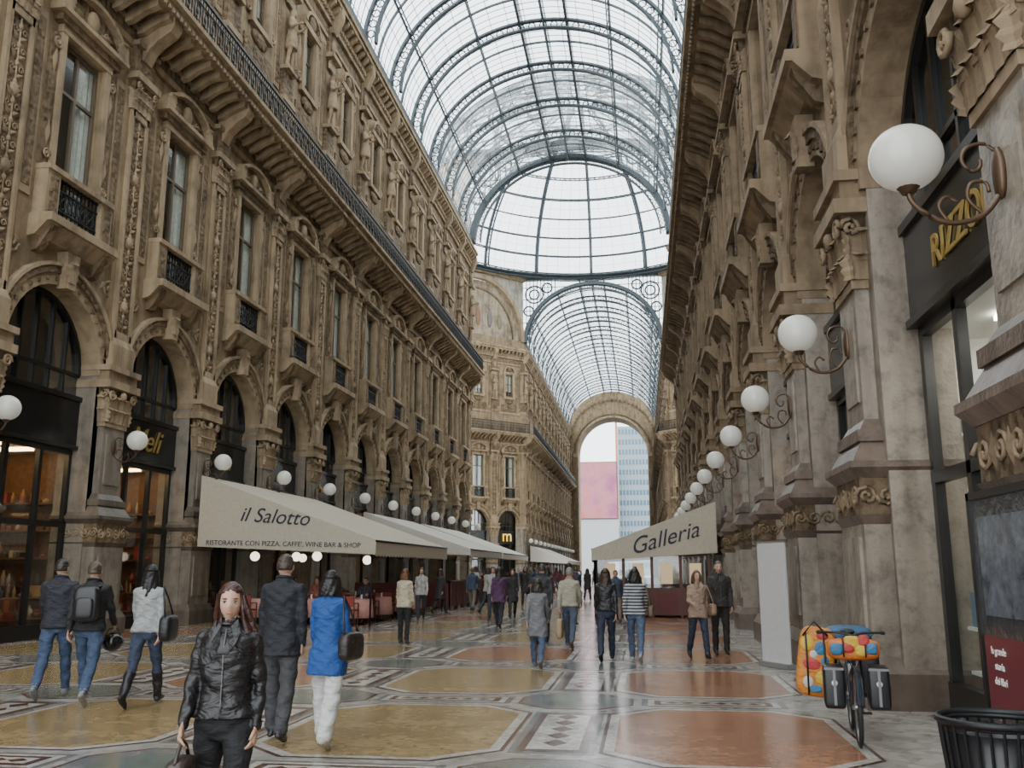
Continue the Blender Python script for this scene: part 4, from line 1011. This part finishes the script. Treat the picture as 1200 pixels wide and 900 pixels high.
specs=[dict(top=(.02,.02,.03),bottom=(.03,.04,.07),hair=(.03,.02,.015)),dict(top=(.36,.34,.32),bottom=(.03,.03,.04),hair=(.05,.03,.02),female=True,style='bob'),dict(top=(.14,.04,.04),bottom=(.05,.08,.14),hair=(.02,.015,.01),female=True,style='long'),
 dict(top=(.08,.085,.09),bottom=(.02,.02,.02),hair=(.2,.18,.16)),dict(top=(.04,.06,.10),bottom=(.16,.14,.11),hair=(.1,.06,.03)),dict(top=(.03,.025,.025),bottom=(.02,.02,.02),hair=(.04,.02,.02),female=True,style='long',hem=.6)]
for i,sp in enumerate(specs):
    hem=sp.pop('hem',.85)
    mb,t=person_mesh((WALK,WALK2)[i%2],shoe=BK,vox=.025,hem=hem,**sp); var.append((mb.mesh('pedestrian'),t))
pos=[(-5.0,31),(-4.4,31.4),(-7.2,30),(-3.2,29),(-6.8,37),(-6.1,37.5),(-5.3,42),(-2.9,40),(-3.9,36),(-4.9,47),(-7.3,46),(-6.0,52),(-3.0,50),(-4.2,55),(-7.0,58),(-2.0,57),(-.8,52),(-5.5,62),(-8.2,64),(-3.3,66),(-1.2,64),(-6.5,70),(-9.5,69),(-2.4,72),(-4.6,76),(-8,78),(-11,84),(-6,83),(-3,86),(-9,90),(-5,95),(-1,92),(-7,101),(-3.2,104),(-5.8,112),(-2.2,116),(-8,118),(-4,125),(-9.4,61.9),(-2.7,33.8),(-3.6,45),(-.9,29.6),(-.3,30),(-2.2,27.5),(-2.9,28.1),(-5.7,34.2),(-7.5,34.2),(-7.4,41)]
for i,(x,y) in enumerate(pos):
    me,t=var[random.randrange(6)]; h=random.uniform(1.6,1.82)/t
    place(me,'pedestrian',(x,y,.01),radians(random.choice([0,180,180,170,10,190,150])+random.uniform(-12,12)),None,(h,h,h))
mb,t=person_mesh(SIT,top=(.03,.03,.04),bottom=(.03,.03,.05),shoe=BK,hair=(.03,.02,.01),vox=.022); s1=mb.mesh('seated_guest')
mb,t=person_mesh(SIT,top=(.25,.07,.05),bottom=(.03,.03,.05),shoe=BK,hair=(.08,.04,.02),style='bob',female=True,vox=.022); s2=mb.mesh('seated_guest')
for (x,y,r,m) in((-8.7,28.78,0,s1),(-10.3,28.78,0,s2),(-10.3,29.42,180,s1),(-8.7,33.28,0,s2),(-11.9,30.98,0,s1),(-11.9,33.28,0,s2)): place(m,'seated_guest',(x,y+.02,.01),radians(r))

# ------------------------------------------------------------ exterior
YE=265
b=MB(); OFF=plain('office_cladding',(.30,.36,.40),.6); OFG=plain('office_glazing',(.10,.17,.23),.2); OFW=plain('low_cladding',(.40,.41,.42),.6)
b.box(-6.5,4,YE,YE+16,0,42,OFF)
for i in range(14):
    b.box(-6.3,3.8,YE-.1,YE,2+i*2.9,3.4+i*2.9,OFG)
for i in range(12): b.box(-6.5+i*.95-.12,-6.5+i*.95+.12,YE-.2,YE,0,42,OFF)
b.obj('office_building')
b=MB(); b.box(-30,-6.9,YE+18,YE+30,0,14.5,OFW)
for i in range(12): b.box(-29+i*1.9,-28+i*1.9,YE+17.9,YE+18,8,11,OFG)
b.obj('low_building')
def screenmat():
    m,nt,bs=base('advert_screen'); N=nt.nodes.new;L=nt.links.new
    g=N('ShaderNodeNewGeometry'); n=N('ShaderNodeTexNoise'); n.inputs['Scale'].default_value=.16; n.inputs['Detail'].default_value=3; L(g.outputs['Position'],n.inputs['Vector'])
    r=N('ShaderNodeValToRGB'); e=r.color_ramp.elements; e[0].position=.35; e[0].color=(.30,.10,.19,1); e[1].position=.65; e[1].color=(.46,.12,.10,1); k=e.new(.5); k.color=(.40,.17,.20,1)
    L(n.outputs['Fac'],r.inputs['Fac']); L(r.outputs['Color'],bs.inputs['Base Color']); L(r.outputs['Color'],bs.inputs['Emission Color']); bs.inputs['Emission Strength'].default_value=.25; bs.inputs['Specular IOR Level'].default_value=.1; return m
b=MB(); b.box(-18.5,-7.0,YE-6,YE-5.5,15.5,31,screenmat()); b.box(-18.8,-6.7,YE-5.5,YE-5,15.2,31.3,plain('screen_casing',(.1,.1,.11),.5)); b.box(-18.8,-6.7,YE-5.5,YE-4.5,0,15.2,OFW)
b.obj('advertising_screen')
b=MB(); CRN=plain('crane_orange',(.5,.16,.06),.5); b.tube([(-8,YE+40,0),(-8,YE+40,54)],.35,CRN,4); b.tube([(-14,YE+40,50),(6,YE+40,51)],.25,CRN,4); b.tube([(-8,YE+40,54),(6,YE+40,51)],.1,CRN,4); b.tube([(-8,YE+40,54),(-14,YE+40,50)],.1,CRN,4); b.obj('tower_crane')
b=MB(); b.box(-120,110,Y2+14*PT+6,YE+80,-.2,-.01,plain('street_paving',(.3,.3,.3),.8,var=.1)); b.obj('ground_street')

# ------------------------------------------------------------ world, camera
w=bpy.data.worlds.new('World'); SC.world=w; w.use_nodes=True
bg=w.node_tree.nodes['Background']; bg.inputs[0].default_value=(.91,.965,1.0,1); bg.inputs[1].default_value=4.4
cam=bpy.data.cameras.new('camera'); co=bpy.data.objects.new('camera',cam); COL.objects.link(co); SC.camera=co
cam.sensor_width=36; cam.lens=32.4; cam.clip_end=1000; cam.clip_start=.05
co.location=(0,0,1.65); co.rotation_euler=(radians(90+11.36),0,radians(8.01))
